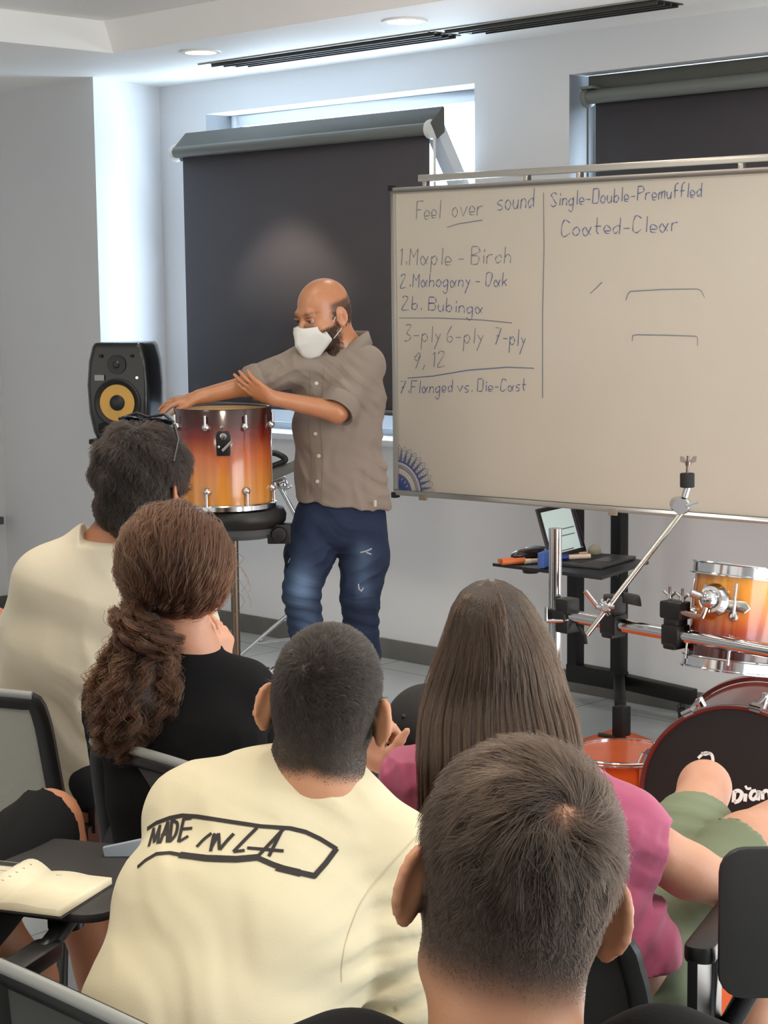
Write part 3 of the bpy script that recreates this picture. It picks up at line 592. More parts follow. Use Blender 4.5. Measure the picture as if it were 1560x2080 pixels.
# chrome stand behind the tom
YS = 7.75; hs = empty('cymbal_stand', (*c2r(P(606, 1240, YS))[:2], 0), 'chrome tripod stand with a grey arm half hidden behind the tom', 'cymbal stand')
hp = P(606, 1240, YS); top = P(566, 985, YS)
MB().tube([c2r(P(563, 978, YS)), c2r(P(600, 1046, YS)), c2r(P(612, 1110, YS)), c2r(hp), (*c2r(hp)[:2], .06)], .0105, 12).build('pole', CHROME, hs)
for dx, dyy in ((-.42, .02), (.12, -.38), (.3, .3)):
    e = c2r((dx, dyy, 0)); b0 = c2r(hp) + VZ * .02; f0 = np.array([b0[0] + e[0], b0[1] + e[1], .012]); lg = MB().tube([b0, b0 + (f0 - b0) * .55, f0], .009, 10).build('leg', CHROME, hs); MB().tube([f0 + (b0 - f0) * .04, f0], .013, 10).build('rubber_foot', BLACKP, lg)
    MB().tube([b0 - VZ * .14, b0 + (f0 - b0) * .45], .006, 8).build('brace', CHROME, hs)
mb = MB(); q = c2r(top); mb.box(q, .035, .03, .03, VM); mb.ball(q + VR * .02, .022); mb.tube([q - VR * .05, q + VR * .03 + VZ * .03], .011, 10); mb.tube([q + VR * .03 - VZ * .02, q + VR * .055 - VZ * .005], .006, 8); mb.build('tilter', CHROME, hs, bevel=.004)
mb = MB(); a, b = P(540, 972, YS - .05), P(612, 940, YS - .05); dd = b - a; dd /= np.linalg.norm(dd); nn = np.cross(dd, (0, 1, 0)); mb.prism([(0, -.022), (.2, -.022), (.2, .022), (0, .022)], c2r(a), c2r(dd), c2r(-nn), .02); mb.build('arm', mat('grey_arm', (118, 118, 114), .4, .3), hs, bevel=.004)
MB().tube([c2r(P(*q, YS - .06)) for q in spline([(535, 925), (556, 920), (578, 930), (576, 938), (556, 946), (535, 955)], 5)], .013, 10).build('hand_loop', BLACKP, hs)

# ================================================================== ROLLING SCREEN STAND with a laptop tray
YC = 7.30; c2 = P(1257, 1398, YC); c1 = P(1169, 1392, 7.46); ms = empty('rolling_screen_stand', (*c2r(c2)[:2], 0), 'black rolling stand with two square columns behind the whiteboard carrying the laptop tray', 'stand')
ztop = 1.95; dc_ = unit((c2 - c1) * np.array([1, 1, 0])); SA = c2r(dc_); SB = np.cross(VZ, SA); SMt = np.stack([SA, SB, VZ], 1)
for c in (c1, c2): q = c2r(c); MB().box((q[0], q[1], (ztop + .1) / 2), .052, .052, ztop - .1, SMt).build('column', BLACKM, ms, bevel=.005)
q1, q2 = c2r(c1), c2r(c2); q1[2] = q2[2] = .125
MB().box((q1 + q2) / 2, np.linalg.norm(q2 - q1) + .06, .055, .075, SMt).build('cross_beam', BLACKM, ms, bevel=.006)
MB().box((q1 + q2) / 2 + VZ * (ztop - .3), np.linalg.norm(q2 - q1) + .5, .03, .12, SMt).build('screen_bracket', BLACKM, ms, bevel=.005)
def foot(a, b, w=.05, h=.06):
    d = unit(b - a); s = np.cross(VZ, d); M = np.stack([d, s, np.cross(d, s)], 1); return MB().box((a + b) / 2, np.linalg.norm(b - a), w, h, M).build('leg', BLACKM, ms, bevel=.006)
def caster(p, par):
    p = np.array(p); mb = MB(); mb.lathe(p + VZ * .032 - VR * .012, [(0, 0), (.026, 0), (.031, .005), (.031, .019), (.026, .024), (0, .024)], VR, 24); w = mb.build('caster', mat('caster_rubber', (26, 26, 27), .5), par)
    mb = MB(); mb.box(p + VZ * .05 + VF * .012, .03, .035, .035, VM); mb.tube([p + VZ * .05, p + VZ * .1], .011, 10); mb.lathe(p + VZ * .032 - VR * .014, [(0, 0), (.009, 0), (.009, .028), (0, .028)], VR, 14); mb.build('fork', mat('caster_fork', (52, 52, 54), .35, .3), w)
    return w
fr_ = onz(1385, 1466, 0); ff = onz(1262, 1532, 0); fl = q1 + (q1 - q2) * .9; bk = q1 + (q1 - ff) * .1
foot(q2, fr_ + VZ * .13 + unit(fr_ - q2) * .06); caster(fr_, foot(q1, bk * np.array([1, 1, 0]) + VZ * .09, .045, .05)); 
l2 = foot(q2 + VZ * .01, q2 + (ff - q2) * np.array([.6, .6, 0]) + VZ * -.01, .045, .05); l3 = MB().box(ff + VZ * .125, .05, .05, .11, SMt).build('leg', BLACKM, ms, bevel=.005); caster(ff, l3)
MB().tube([ff + VZ * .062 - VR * .01, ff + VZ * .075 - VR * .085], .008, 8).build('brake_lever', BLACKP, ms)
ZTR = P(1150, 1150, 6.95)[2]
tr = [onz(*q, ZTR) for q in ((1000, 1143), (1118, 1158), (1222, 1171), (1318, 1139), (1250, 1128), (1060, 1130))]
mb = MB(); mb.prism([(p[0], p[1]) for p in tr], (0, 0, ZTR - .014), (1, 0, 0), (0, 1, 0), .014); ty = mb.build('tray', mat('tray_black', (34, 34, 36), .4), ms, bevel=.003)
MB().prism([(0, 0), (.09, 0), (0, -.09)], c2r(c2) * np.array([1, 1, 0]) + VZ * (ZTR - .014) - VF * .03, -VR, VZ, .03).build('tray_bracket', BLACKM, ms)
mb = MB(); mb.lathe(onz(1078, 1158, ZTR - .02), [(0, -.012), (.03, -.01), (.035, .006), (0, .008)], n=24); mb.build('cable_grommet', BLACKP, ms)
# laptop
ZL = ZTR + .001; h0 = onz(1117, 1148, ZL); h1 = onz(1188, 1129, ZL); lh = .30; hx = unit(h1 - h0); hx[2] = 0; hx = unit(hx); h1 = h0 + hx * lh; hd = np.cross(hx, VZ); hd = hd if hd.dot(VR) > 0 else -hd
lp = empty('laptop', (h0 + h1) / 2, 'open dark laptop showing a pale document on the tray of the rolling stand', 'laptop'); LAPM = mat('space_grey_shell', (74, 72, 73), .4, .2); LM = np.stack([hx, hd, VZ], 1)
MB().box((h0 + h1) / 2 + hd * .11 + VZ * .007, lh, .215, .014, LM).build('base', LAPM, lp, bevel=.004)
MB().box((h0 + h1) / 2 + hd * .072 + VZ * .0145, lh - .05, .095, .0015, LM).build('keyboard', mat('keys_black', (18, 18, 19), .5, bump=(120, .4)), lp)
MB().box((h0 + h1) / 2 + hd * .165 + VZ * .0145, .1, .07, .001, LM).build('trackpad', mat('trackpad_grey', (66, 64, 66), .3), lp)
sd = unit(-hd * .30 + VZ * .954); sn = np.cross(hx, sd); sn = sn if sn.dot(hd) > 0 else -sn; so_ = (h0 + h1) / 2 + VZ * .012; SLM = np.stack([hx, sd, sn], 1)
MB().box(so_ + sd * .105, lh, .21, .007, SLM).build('screen_lid', LAPM, lp, bevel=.003)
MB().box(so_ + sd * .107 + sn * .0037, lh - .012, .196, .001, SLM).build('bezel', mat('bezel_black', (30, 22, 26), .25), lp)
SCR = mat('screen_white', (176, 190, 186), .3, emit=.55)
MB().box(so_ + sd * .108 + sn * .0045 - hx * .0, lh - .045, .168, .001, SLM).build('display', SCR, lp)
mb = MB()
for k, (z, a, b) in enumerate(((.118, -.09, -.06), (.112, -.03, .1), (.086, -.02, .09), (.03, -.09, .05))): mb.box(so_ + sd * z + sn * .0053 + hx * (a + b) / 2, b - a, .004, .0006, SLM)
mb.build('page_text', mat('page_text_grey', (96, 106, 104), .5), lp)
MB().box(so_ + sd * .108 + sn * .0053 + hx * .118, .018, .165, .0006, SLM).build('app_dock', mat('dock_dark', (70, 60, 80), .4), lp)
# things lying on the tray
def rest(x, y): return onz(x, y, ZTR + .0005)
q = rest(1035, 1146); mb = MB(); mb.tube([q + VZ * .012 - VR * .04, q + VZ * .012 + VR * .02 + VF * .03], .011, 10); mb.tube([q + VZ * .012 - VR * .03 - VF * .02, q + VZ * .014 + VR * .06], .012, 10); tag(mb.build('orange_strap', mat('orange_plastic', (216, 112, 56), .5)), 'orange plastic strap at the outer end of the laptop tray', 'strap')
q = rest(1072, 1140); e = empty('glasses_case', q, 'glossy dark brown case lying on the tray behind the orange strap', 'glasses case')
mb = MB(); M = np.stack([unit(VR + VF * .6), unit(VF - VR * .6), VZ], 1); mb.ball(q + VZ * .027 + VR * .005, (.085, .034, .026), 24, M); mb.build('shell', mat('dark_brown_gloss', (52, 40, 34), .18, coat=.5), e)
mb = MB(); mb.ball(q + VZ * .047 + VR * .03 + VF * .02, (.05, .02, .012), 18, M); mb.build('silver_lid', mat('silver_plastic', (170, 176, 180), .25, .5), e)
q = rest(1075, 1141) - VF * .06; e = empty('marker', q, 'white board marker with an orange end in front of the dark case', 'marker', 'markers on the tray'); MB().tube([q + VZ * .011, q + VZ * .011 + VR * .09 + VF * .03], .0095, 14).build('barrel', mat('marker_cream', (222, 196, 172), .4), e); MB().tube([q + VZ * .011 - VR * .022 - VF * .007, q + VZ * .011], .0105, 14).build('cap', mat('marker_cap_white', (230, 222, 206), .4), e)
q = rest(1108, 1152); M = np.stack([unit(VR * .5 + VF), unit(VF * .5 - VR), VZ], 1); tag(MB().box(q + VZ * .032, .1, .028, .06, M).build('board_eraser', mat('eraser_blue', (62, 92, 160), .6), bevel=.006), 'blue board eraser standing on the tray against the laptop', 'eraser')
q = (h0 + h1) / 2 + hd * .02 + VZ * .0155 - hx * .11; dd = unit(hx * .75 + hd * .66); e = empty('marker', q, 'white board marker with a blue cap lying across the laptop keyboard', 'marker', 'markers on the tray')
MB().tube([q + VZ * .01 + dd * .035, q + VZ * .01 + dd * .125], .0095, 14).build('barrel', mat('marker_cream', (222, 196, 172), .4), e); MB().tube([q + VZ * .01 - dd * .01, q + VZ * .01 + dd * .036], .0105, 14).build('cap', mat('marker_cap_blue', (34, 50, 128), .4), e)
q = onz(1207, 1133, ZTR); e = empty('felt_mallet', q, 'drum mallet with a round beige felt head behind the laptop', 'mallet'); MB().ball(q + VZ * .026, .026, 20).build('felt_head', mat('beige_felt', (158, 146, 126), .9, bump=(90, .4)), e); MB().tube([q + VZ * .02, q + VZ * .008 - VR * .13 + VF * .02], .007, 10).build('handle', mat('beech_stick', (206, 176, 140), .5), e)

# ================================================================== DRUM RACK, BOOM, TOM, BASS DRUM
ra, rb = P(1128, 1246, 5.40), P(1556, 1322, 4.62); rb[2] = ra[2] = (ra[2] + rb[2]) / 2; ra = P(1128, 1246, 5.40); zr = ra[2]; rbr = onz(1556, 1321, zr); rar = c2r(ra); rd = unit(rbr - rar)
rk = empty('drum_rack', (*rar[:2], 0), 'chrome drum rack of one upright and a long horizontal tube', 'drum rack')
MB().tube([rar, rar + rd * 2.0], .0195, 28).build('crossbar', CHROME, rk)
upz = P(1127, 1073, 5.4)[2]; MB().tube([(*rar[:2], .02), (*rar[:2], upz)], .0195, 28).build('upright', CHROME, rk)
e2 = rar + rd * 1.95; MB().tube([(*e2[:2], .02), (*e2[:2], zr)], .0195, 28).build('upright', CHROME, rk)
for p_ in (rar, e2): MB().lathe((*p_[:2], 0), [(0, 0), (.035, 0), (.03, .03), (.021, .05), (0, .05)], n=24).build('rubber_foot', BLACKP, rk)
RM = np.stack([rd, np.cross(VZ, rd), VZ], 1)
def clampbody(p, par, nm='clamp'):
    mb = MB(); mb.box(p, .062, .056, .06, RM); mb.box(p + VZ * .035, .05, .05, .03, RM); mb.box(p - VZ * .03, .045, .06, .02, RM); return mb.build(nm, BLACKP, par, bevel=.008)
q = rar + rd * .02; mb = MB(); mb.box(q + rd * .01, .07, .06, .035, RM); mb.box(q + rd * .03 + VZ * .03, .05, .055, .045, RM); mb.box(q + rd * .03 - VZ * .03, .05, .055, .04, RM); mb.box(q - rd * .012, .03, .06, .03, RM); k = mb.build('corner_clamp', BLACKP, rk, bevel=.006)
mb = MB(); mb.tube([q - VF * .045 - VR * .045 - VZ * .012, q - VF * .045 + VR * .03 - VZ * .012], .006, 10); mb.tube([q - VR * .045 - VF * .045 + VZ * .03, q - VR * .045 - VF * .045 - VZ * .012], .006, 10); mb.build('t_bolt', CHROME, k)
MB().tube([q + rd * .07 - VZ * .02, q + rd * .1 - VZ * .05, q + rd * .105 - VZ * .075], .006, 8).build('drum_key', BLACKM, k)
# boom arm
def rackat(x): 
    lo, hi = 0., 2.
    for _ in range(40):
        md = (lo + hi) / 2; p = rar + rd * md - np.array([0, 0, CAMH]); s_ = 780 + FPX * p.dot(c2r(CR)) / p.dot(c2r(CF))
        lo, hi = (md, hi) if s_ < x else (lo, md)
    return rar + rd * lo
cp = rackat(1246); bo = empty('cymbal_boom_arm', cp - VZ * .03, 'chrome cymbal boom arm clamped to the rack, with a black felt sleeve and wing nut', 'boom arm'); ck = clampbody(cp, bo)
Yb = P(0, 0, 1)[1] * 0 + (np.array([cp[0], cp[1]]) @ np.array([VF[0], VF[1]])) - .055
b0, b1 = P(1192, 1289, Yb), P(1386, 1040, Yb)
MB().tube([c2r(b0), c2r(b1)], .0085, 16).build('boom_tube', mat('chrome_soft', (200, 196, 188), .2, 1.), bo)
mb = MB(); q = c2r(P(1250, 1228, Yb)) ; mb.box(q + VF * .02, .06, .05, .05, VM); mb.prism([(0, 0), (.055, -.012), (.05, .02), (.0, .03)], q + VR * .02 + VF * .02 + VZ * .005, VR, VZ, .03); mb.build('boom_clamp', BLACKP, ck, bevel=.006)
mb = MB(); q = c2r(P(1228, 1232, Yb - .03)); mb.lathe(q, [(0, 0), (.016, 0), (.018, .01), (.01, .02), (0, .02)], -VF, 16)
for a in np.linspace(0, 5.2, 6): mb.tube([q - VF * .01, q - VF * .012 + (math.cos(a) * VR + math.sin(a) * VZ) * .026], .006, 8)
mb.tube([q - VR * .02 + VZ * .0, q - VR * .055 + VZ * .045], .007, 8); mb.build('wing_bolt', CHROME, ck)
q = c2r(P(1386, 1026, Yb)); mb = MB(); mb.ball(q, .026, 20); mb.lathe(q - VR * .01 - VF * .03, [(0, 0), (.022, 0), (.022, .06), (0, .06)], VF, 22); mb.tube([c2r(b1), q], .012, 12); mb.tube([q, c2r(P(1397, 990, Yb))], .010, 12); mb.tube([q + VR * .005 - VF * .03, q + VR * .04 - VF * .03 + VZ * .012], .006, 8); mb.build('tilter', CHROME, bo)
t0, t1 = P(1396, 990, Yb), P(1396, 961, Yb); MB().tube([c2r(t0), c2r(t1)], .0205, 24).build('felt_sleeve', mat('black_felt', (34, 34, 35), .95), bo, bevel=.003)
mb = MB(); q = c2r(P(1398, 940, Yb)); mb.tube([c2r(t1), c2r(P(1398, 926, Yb))], .0045, 10); mb.lathe(q - VZ * .008, [(0, 0), (.008, 0), (.009, .012), (0, .014)], n=14)
for s_ in (-1, 1): mb.prism([(0, -.004), (.022 * s_, .003), (.023 * s_, .018), (.014 * s_, .018), (.006 * s_, .006)], q - VF * .003, VR, VZ, -.006 * 1)
mb.build('wing_nut', mat('steel_dull', (128, 116, 108), .35, .9), bo)
# rack tom
YT = 5.02; TR = .128; tt = P(1510, 1152, YT + .035); tb = P(1487, 1358, YT); tA = unit(tt - tb); tL = np.linalg.norm(tt - tb); rt_ = empty('rack_tom', c2r(tb), 'sunburst rack tom with chrome hoops mounted on the drum rack', 'drum')
TA = c2r(tA); tbr = c2r(tb)
SH2 = sunburst('sunburst_lacquer_dark_bottom', .02, tL - .02, [(0, (40, 5, 10)), (1, (208, 138, 40)), (.24, (72, 9, 14)), (.42, (150, 52, 14)), (.6, (198, 104, 20)), (.8, (206, 130, 36))])
MB().lathe(tbr, [(TR, .015), (TR, tL - .015)], TA, 72).build('shell', SH2, rt_)
def hoop(par, c, ax_, r, z, h, nm):
    mb = MB(); mb.lathe(np.array(c) + ax_ * z, [(r + .002, 0), (r + .016, 0), (r + .016, .004), (r + .009, .006), (r + .009, h - .006), (r + .015, h - .003), (r + .013, h), (r + .002, h)], ax_, 72, True); return mb.build(nm, CHROME, par)
hoop(rt_, tbr, TA, TR, tL - .03, .036, 'top_hoop'); hoop(rt_, tbr, TA, TR, -.006, .036, 'bottom_hoop')
HEADM = mat('coated_drumhead', (226, 224, 218), .6); MB().lathe(tbr + TA * (tL - .002), [(0, 0), (TR, 0), (TR, .002), (0, .002)], TA, 60).build('drumhead', HEADM, rt_)
for i in range(6):
    a = -.30 + i * math.pi / 3; d = lug_dir(a); d = unit(d - TA * d.dot(TA))
    for z, up, nm in ((tL * .52, .09, 'lug'), (tL * .30, -.07, 'lower_lug')):
        p = tbr + d * TR + TA * z; mb = MB(); mb.lathe(p, [(0, 0), (.014, 0), (.014, .008), (.008, .016), (0, .017)], d, 18); mb.tube([p + d * .013, p + d * .013 + TA * up], .004, 10); mb.build(nm, CHROME, rt_)
a = -.72; d = unit(lug_dir(a) - TA * lug_dir(a).dot(TA)); t = np.cross(TA, d); p = tbr + d * TR + TA * (tL * .66); mb = MB()
mb.lathe(p, [(0, 0), (.04, 0), (.045, .01), (.04, .02), (.036, .03), (.0, .032)], d, 32); mb.ball(p + d * .034, .026, 20); mb.tube([p + d * .03 - t * .01, p + d * .06 - t * .045 + TA * .012], .011, 12)
MT = mb.build('mount_boss', CHROME, rt_)
mb = MB(); pts = [(-.04, -.03), (-.04, .04), (.01, .03), (.04, .005), (.085, .005), (.1, -.012), (.085, -.028), (.04, -.026), (.01, -.045)]
for i in range(len(pts) - 1): pass
V = []
for x_, z_ in pts:
    th_ = x_ / TR; dd = d * math.cos(th_) + t * math.sin(th_); V.append(tbr + dd * (TR + .004) + TA * (tL * .66 + z_)); 
n = len(V); V2 = [v + d * .008 for v in V]; mb.add(V + V2, [tuple(range(n)), tuple(range(2 * n - 1, n - 1, -1))] + [(i, n + i, n + (i + 1) % n, (i + 1) % n) for i in range(n)]); mb.build('mount_plate', mat('chrome_plate', (214, 212, 206), .18, 1.), rt_, bevel=.002)
lp_ = rackat(1372); arm = empty('tom_arm', lp_ - VZ * .03, 'black clamp with two wing nuts on the rack holding the rod of the tom', 'tom arm'); kk = clampbody(lp_, arm)
q = lp_ + VZ * .07; mb = MB(); mb.box(q, .075, .055, .05, RM); mb.build('rod_holder', BLACKP, arm, bevel=.008)
for s_ in (-.022, .024):
    w = q + rd * s_ + VZ * .025; mb = MB(); mb.tube([w, w + VZ * .038], .0045, 10); mb.lathe(w + VZ * .005, [(0, 0), (.009, 0), (.008, .012), (0, .012)], n=12)
    for u_ in (-1, 1): mb.tube([w + VZ * .01, w + VZ * .022 + rd * .02 * u_], .005, 8)
    mb.build('wing_nut', CHROME, arm)
pe = c2r(P(1427, 1252, YT - .1)); MB().tube([q + VZ * .0, c2r(P(1410, 1252, YT - .08)), pe, c2r(P(1434, 1230, YT - .1)), p + d * .03 - TA * .02], .0085, 14).build('rod', mat('warm_chrome', (190, 160, 146), .18, 1.), arm)
# bass drum
YBD = 4.99; bc = P(1490, 1660, YBD); BR = P(1490, 1465, YBD)[2] - bc[2]; bc[2] = BR + .004; BR -= .004; ba = math.radians(22); bn = np.array([-math.sin(ba), -math.cos(ba), 0]); BNn = c2r(bn); bcr = c2r(bc)
bd = empty('bass_drum', (*bcr[:2], 0), 'bass drum with a black front head and dark red hoop on the orange rug', 'drum'); RED = mat('dark_red_lacquer', (104, 26, 16), .22, coat=.7, var=(14, (82, 18, 14), .6))
MB().lathe(bcr, [(BR - .008, 0), (BR, 0), (BR + .001, -.02), (BR, -.038), (BR - .012, -.038), (BR - .012, -.006)], BNn, 96, True).build('hoop', RED, bd)
MB().lathe(bcr, [(BR - .014, -.03), (BR - .014, -.40)], BNn, 96).build('shell', sunburst('sunburst_bass', -.2, BR * 2, [(0, (80, 14, 10)), (1, (128, 40, 18)), (.3, (120, 34, 16)), (.6, (150, 60, 20))]), bd)
MB().lathe(bcr, [(BR, -.40), (BR + .001, -.42), (BR, -.438), (BR - .012, -.438), (BR - .012, -.40)], BNn, 96, True).build('rear_hoop', RED, bd)
hd_ = MB().lathe(bcr, [(0, -.012), (BR - .012, -.012), (BR - .012, -.016), (0, -.016)], BNn, 96).build('front_head', mat('black_drumhead', (14, 14, 15), .55), bd)
bX = np.cross(VZ, BNn); bX = bX if bX.dot(VR) > 0 else -bX
def onhead(x, y):
    d = c2r(ray(x, y)); o = bcr - BNn * .0108; c0 = np.array([0, 0, CAMH]); return c0 + d * ((o - c0).dot(BNn) / d.dot(BNn))
mb = MB()
for st_, w in (([(1424, 1530), (1432, 1532), (1440, 1530), (1446, 1534), (1448, 1545), (1444, 1560)], .009), ([(1418, 1540), (1428, 1531), (1436, 1529), (1444, 1532)], .008), ([(1492, 1606), (1490, 1630)], .011), ([(1492, 1608), (1500, 1606), (1507, 1612), (1502, 1625), (1491, 1630)], .011), ([(1515, 1612), (1513, 1628)], .01), ([(1514, 1596), (1518, 1602), (1526, 1601)], .007), ([(1536, 1606), (1528, 1608), (1524, 1618), (1530, 1624), (1538, 1616), (1541, 1606), (1540, 1626)], .010), ([(1549, 1607), (1549, 1624)], .010), ([(1549, 1612), (1555, 1606), (1562, 1610), (1564, 1624)], .010), ([(1575, 1600), (1572, 1624)], .010)):
    Q = [onhead(*q_) for q_ in spline(st_, 5)]; V = []
    for i, q_ in enumerate(Q):
        tt_ = Q[min(i + 1, len(Q) - 1)] - Q[max(i - 1, 0)]; sd_ = unit(np.cross(BNn, tt_)); V += [q_ - sd_ * w / 2, q_ + sd_ * w / 2]
    mb.add(V, [(2 * i, 2 * i + 2, 2 * i + 3, 2 * i + 1) for i in range(len(Q) - 1)])
mb.build('logo_lettering', mat('white_print', (226, 224, 220), .6), hd_)
for a in np.radians([118, 78, 40, 158, 200, 340, 0]):
    d = math.cos(a) * bX + math.sin(a) * VZ; p = bcr + d * (BR + .004); s_ = np.cross(BNn, d); M = np.stack([s_, BNn, d], 1); mb = MB(); mb.box(p - BNn * .012, .03, .05, .014, M); mb.tube([p - BNn * .03 + d * .004, p - BNn * .15 + d * .004], .005, 10); mb.tube([p + BNn * .016 - s_ * .016 + d * .006, p + BNn * .016 + s_ * .016 + d * .006], .006, 8); mb.lathe(p - BNn * .15 - d * .02, [(0, 0), (.012, 0), (.012, .03), (0, .034)], d, 14); mb.build('claw', CHROME, bd)
for s_ in (-1, 1): MB().tube([bcr + bX * s_ * (BR - .06) - VZ * BR * .6 - BNn * .2, bcr * np.array([1, 1, 0]) + bX * s_ * (BR + .06) - BNn * .02 + VZ * .008], .007, 10).build('spur', CHROME, bd)
# orange rug and the orange snare standing on it
cr = onz(1255, 1482, 0); RG = mat('orange_rug', (214, 96, 40), .8, bump=(70, .2), var=(5, (200, 84, 34), .6))
rg0, rg1 = onz(1560, 1590, 0), onz(1120, 1530, 0); ex = unit(rg0 - cr); ey = unit(rg1 - cr); V = []; n = 40
for i in range(n):
    for j in range(n):
        p = cr + ex * 1.9 * i / (n - 1) + ey * 2.0 * j / (n - 1); z = .004 + .010 * max(0, math.sin(p[0] * 5.1 + p[1] * 3.3)) * math.exp(-min(i, j) * .3); V.append((p[0], p[1], z))
rg = npmesh('rug', V, [(i * n + j, (i + 1) * n + j, (i + 1) * n + j + 1, i * n + j + 1) for i in range(n - 1) for j in range(n - 1)], RG, None, True, (*cr[:2], 0)); rg.modifiers.new('thick', 'SOLIDIFY').thickness = .004
tag(rg, 'orange rug spread under the drums', 'rug')
YO = onz(1280, 1628, .012); so2 = empty('snare_drum', YO + VF * .17, 'orange snare drum with chrome hoops on the rug left of the bass drum', 'drum'); sc_ = YO + VF * .17; OR = mat('orange_lacquer', (216, 98, 40), .25, coat=.6, var=(9, (206, 88, 34), .5))
MB().lathe(sc_, [(.165, .005), (.165, .125)], n=64).build('shell', OR, so2); hoop(so2, sc_, VZ, .165, -.0, .018, 'bottom_hoop'); hoop(so2, sc_, VZ, .165, .112, .018, 'top_hoop')
MB().lathe(sc_ + VZ * .122, [(0, 0), (.164, 0), (.164, .002), (0, .002)], n=64).build('drumhead', mat('orange_head', (206, 96, 48), .5), so2)
for i in range(8):
    d = lug_dir(i * .785 + .2); MB().tube([sc_ + d * .172 + VZ * .02, sc_ + d * .172 + VZ * .11], .006, 10).build('lug', CHROME, so2)
# cables on the floor behind
q = onz(520, 1384, 0); CB = mat('black_cable', (26, 28, 32), .4); CW = mat('pale_cable', (206, 208, 210), .4)
for k_, (m_, lb) in enumerate(((CW, 'pale cable coiled loosely on the floor behind the throne'), (CB, 'black cable in a loose heap beside the pale coil'))):
    pts = [q + c2r((.16 * math.cos(a) * (1 - .02 * i) + .05 * k_, .12 * math.sin(a) + .03 * math.sin(3 * a) + .04 * k_, .012 + .005 * (i % 5))) for i, a in enumerate(np.linspace(0, 15, 60))]
    o = tag(MB().tube(pts, .006, 8).build('cable_coil', m_), lb, 'cable', 'cables on the floor')
# ================================================================== PEOPLE
def hframe(yaw, pitch=0., roll=0.):
    """columns: own right, forward, up. yaw 0 looks away from the camera, + to the right; roll + leans the crown to the right"""
    f = np.array([math.sin(yaw) * math.cos(pitch), math.cos(yaw) * math.cos(pitch), math.sin(pitch)]); r = np.array([math.cos(yaw), -math.sin(yaw), 0]); u = np.cross(r, f)
    r2 = r * math.cos(roll) - u * math.sin(roll); u2 = u * math.cos(roll) + r * math.sin(roll); return np.stack([r2, f, u2], 1)
def head(F, c, M, s=1., neck=None, nr=.055, ear=1.):
    c = np.asarray(c, float); L = lambda *p: c + M @ (np.array(p) * s)
    E = lambda p, r, k=.02, op='u', R=None: F.ell(L(*p), np.array(r) * s, M if R is None else R, k * s, op)
    E((0, -.012, .03), (.075, .097, .086)); E((0, -.045, -.012), (.062, .056, .058), .03); E((0, .022, -.04), (.062, .068, .075), .03)
    for x in (-1, 1): F.cone(L(x * .046, -.004, -.072), L(x * .012, .066, -.108), .02 * s, .017 * s, .02 * s); F.cone(L(x * .045, .055, -.035), L(x * .05, .02, -.03), .02 * s, .02 * s, .02 * s)
    E((0, .07, -.108), (.02, .016, .016), .015); F.cone(L(-.028, .083, .022), L(.028, .083, .022), .012 * s, None, .018 * s)
    for x in (-1, 1): E((x * .031, .094, .002), (.017, .012, .011), .012, 's')
    F.cone(L(0, .090, .004), L(0, .112, -.033), .008 * s, .0125 * s, .01 * s)
    for x in (-1, 1): E((x * .012, .1, -.036), (.009, .011, .008), .006)
    E((0, .086, -.066), (.024, .012, .007), .006); E((0, .085, -.078), (.02, .012, .008), .006); F.cone(L(-.022, .1, -.0715), L(.022, .1, -.0715), .0015 * s, None, .003, 's')
    if neck is not None: F.cone(L(0, -.035, -.05), neck, nr * s, nr * 1.08 * s, .03); F.cone(L(0, .01, -.09), neck, .04 * s, nr * .9 * s, .03)
    for x in (-1, 1):                          # ears: flap standing off the head, helix rim, lobe
        e = M @ np.array([x * .62 * ear, -.78, 0]); e /= np.linalg.norm(e); u = M @ np.array([0, -.16, .99]); u = u - e * u.dot(e); u /= np.linalg.norm(u); w = np.cross(e, u); R = np.stack([e, u, w], 1); a = L(x * .0745, .004, -.012); fw = unit(M[:, 1] - e * M[:, 1].dot(e))
        F.ell(a + e * .017 * s, np.array([.0185, .031, .0052]) * s, R, .006 * s); F.ell(a + e * .013 * s - u * .026 * s, np.array([.010, .012, .0055]) * s, R, .008 * s); F.ell(a + e * .006 * s, np.array([.011, .021, .011]) * s, R, .008 * s)
        F.ell(a + e * .017 * s + fw * .0085 * s - u * .004 * s, np.array([.0105, .017, .0065]) * s, R, .004 * s, 's')
        A = [a + s * (e * (.017 + .0175 * math.cos(q)) + u * .030 * math.sin(q)) for q in np.linspace(-.9, 2.6, 9)]; F.chain(A, [.0042 * s] * 9, .004)
    return L
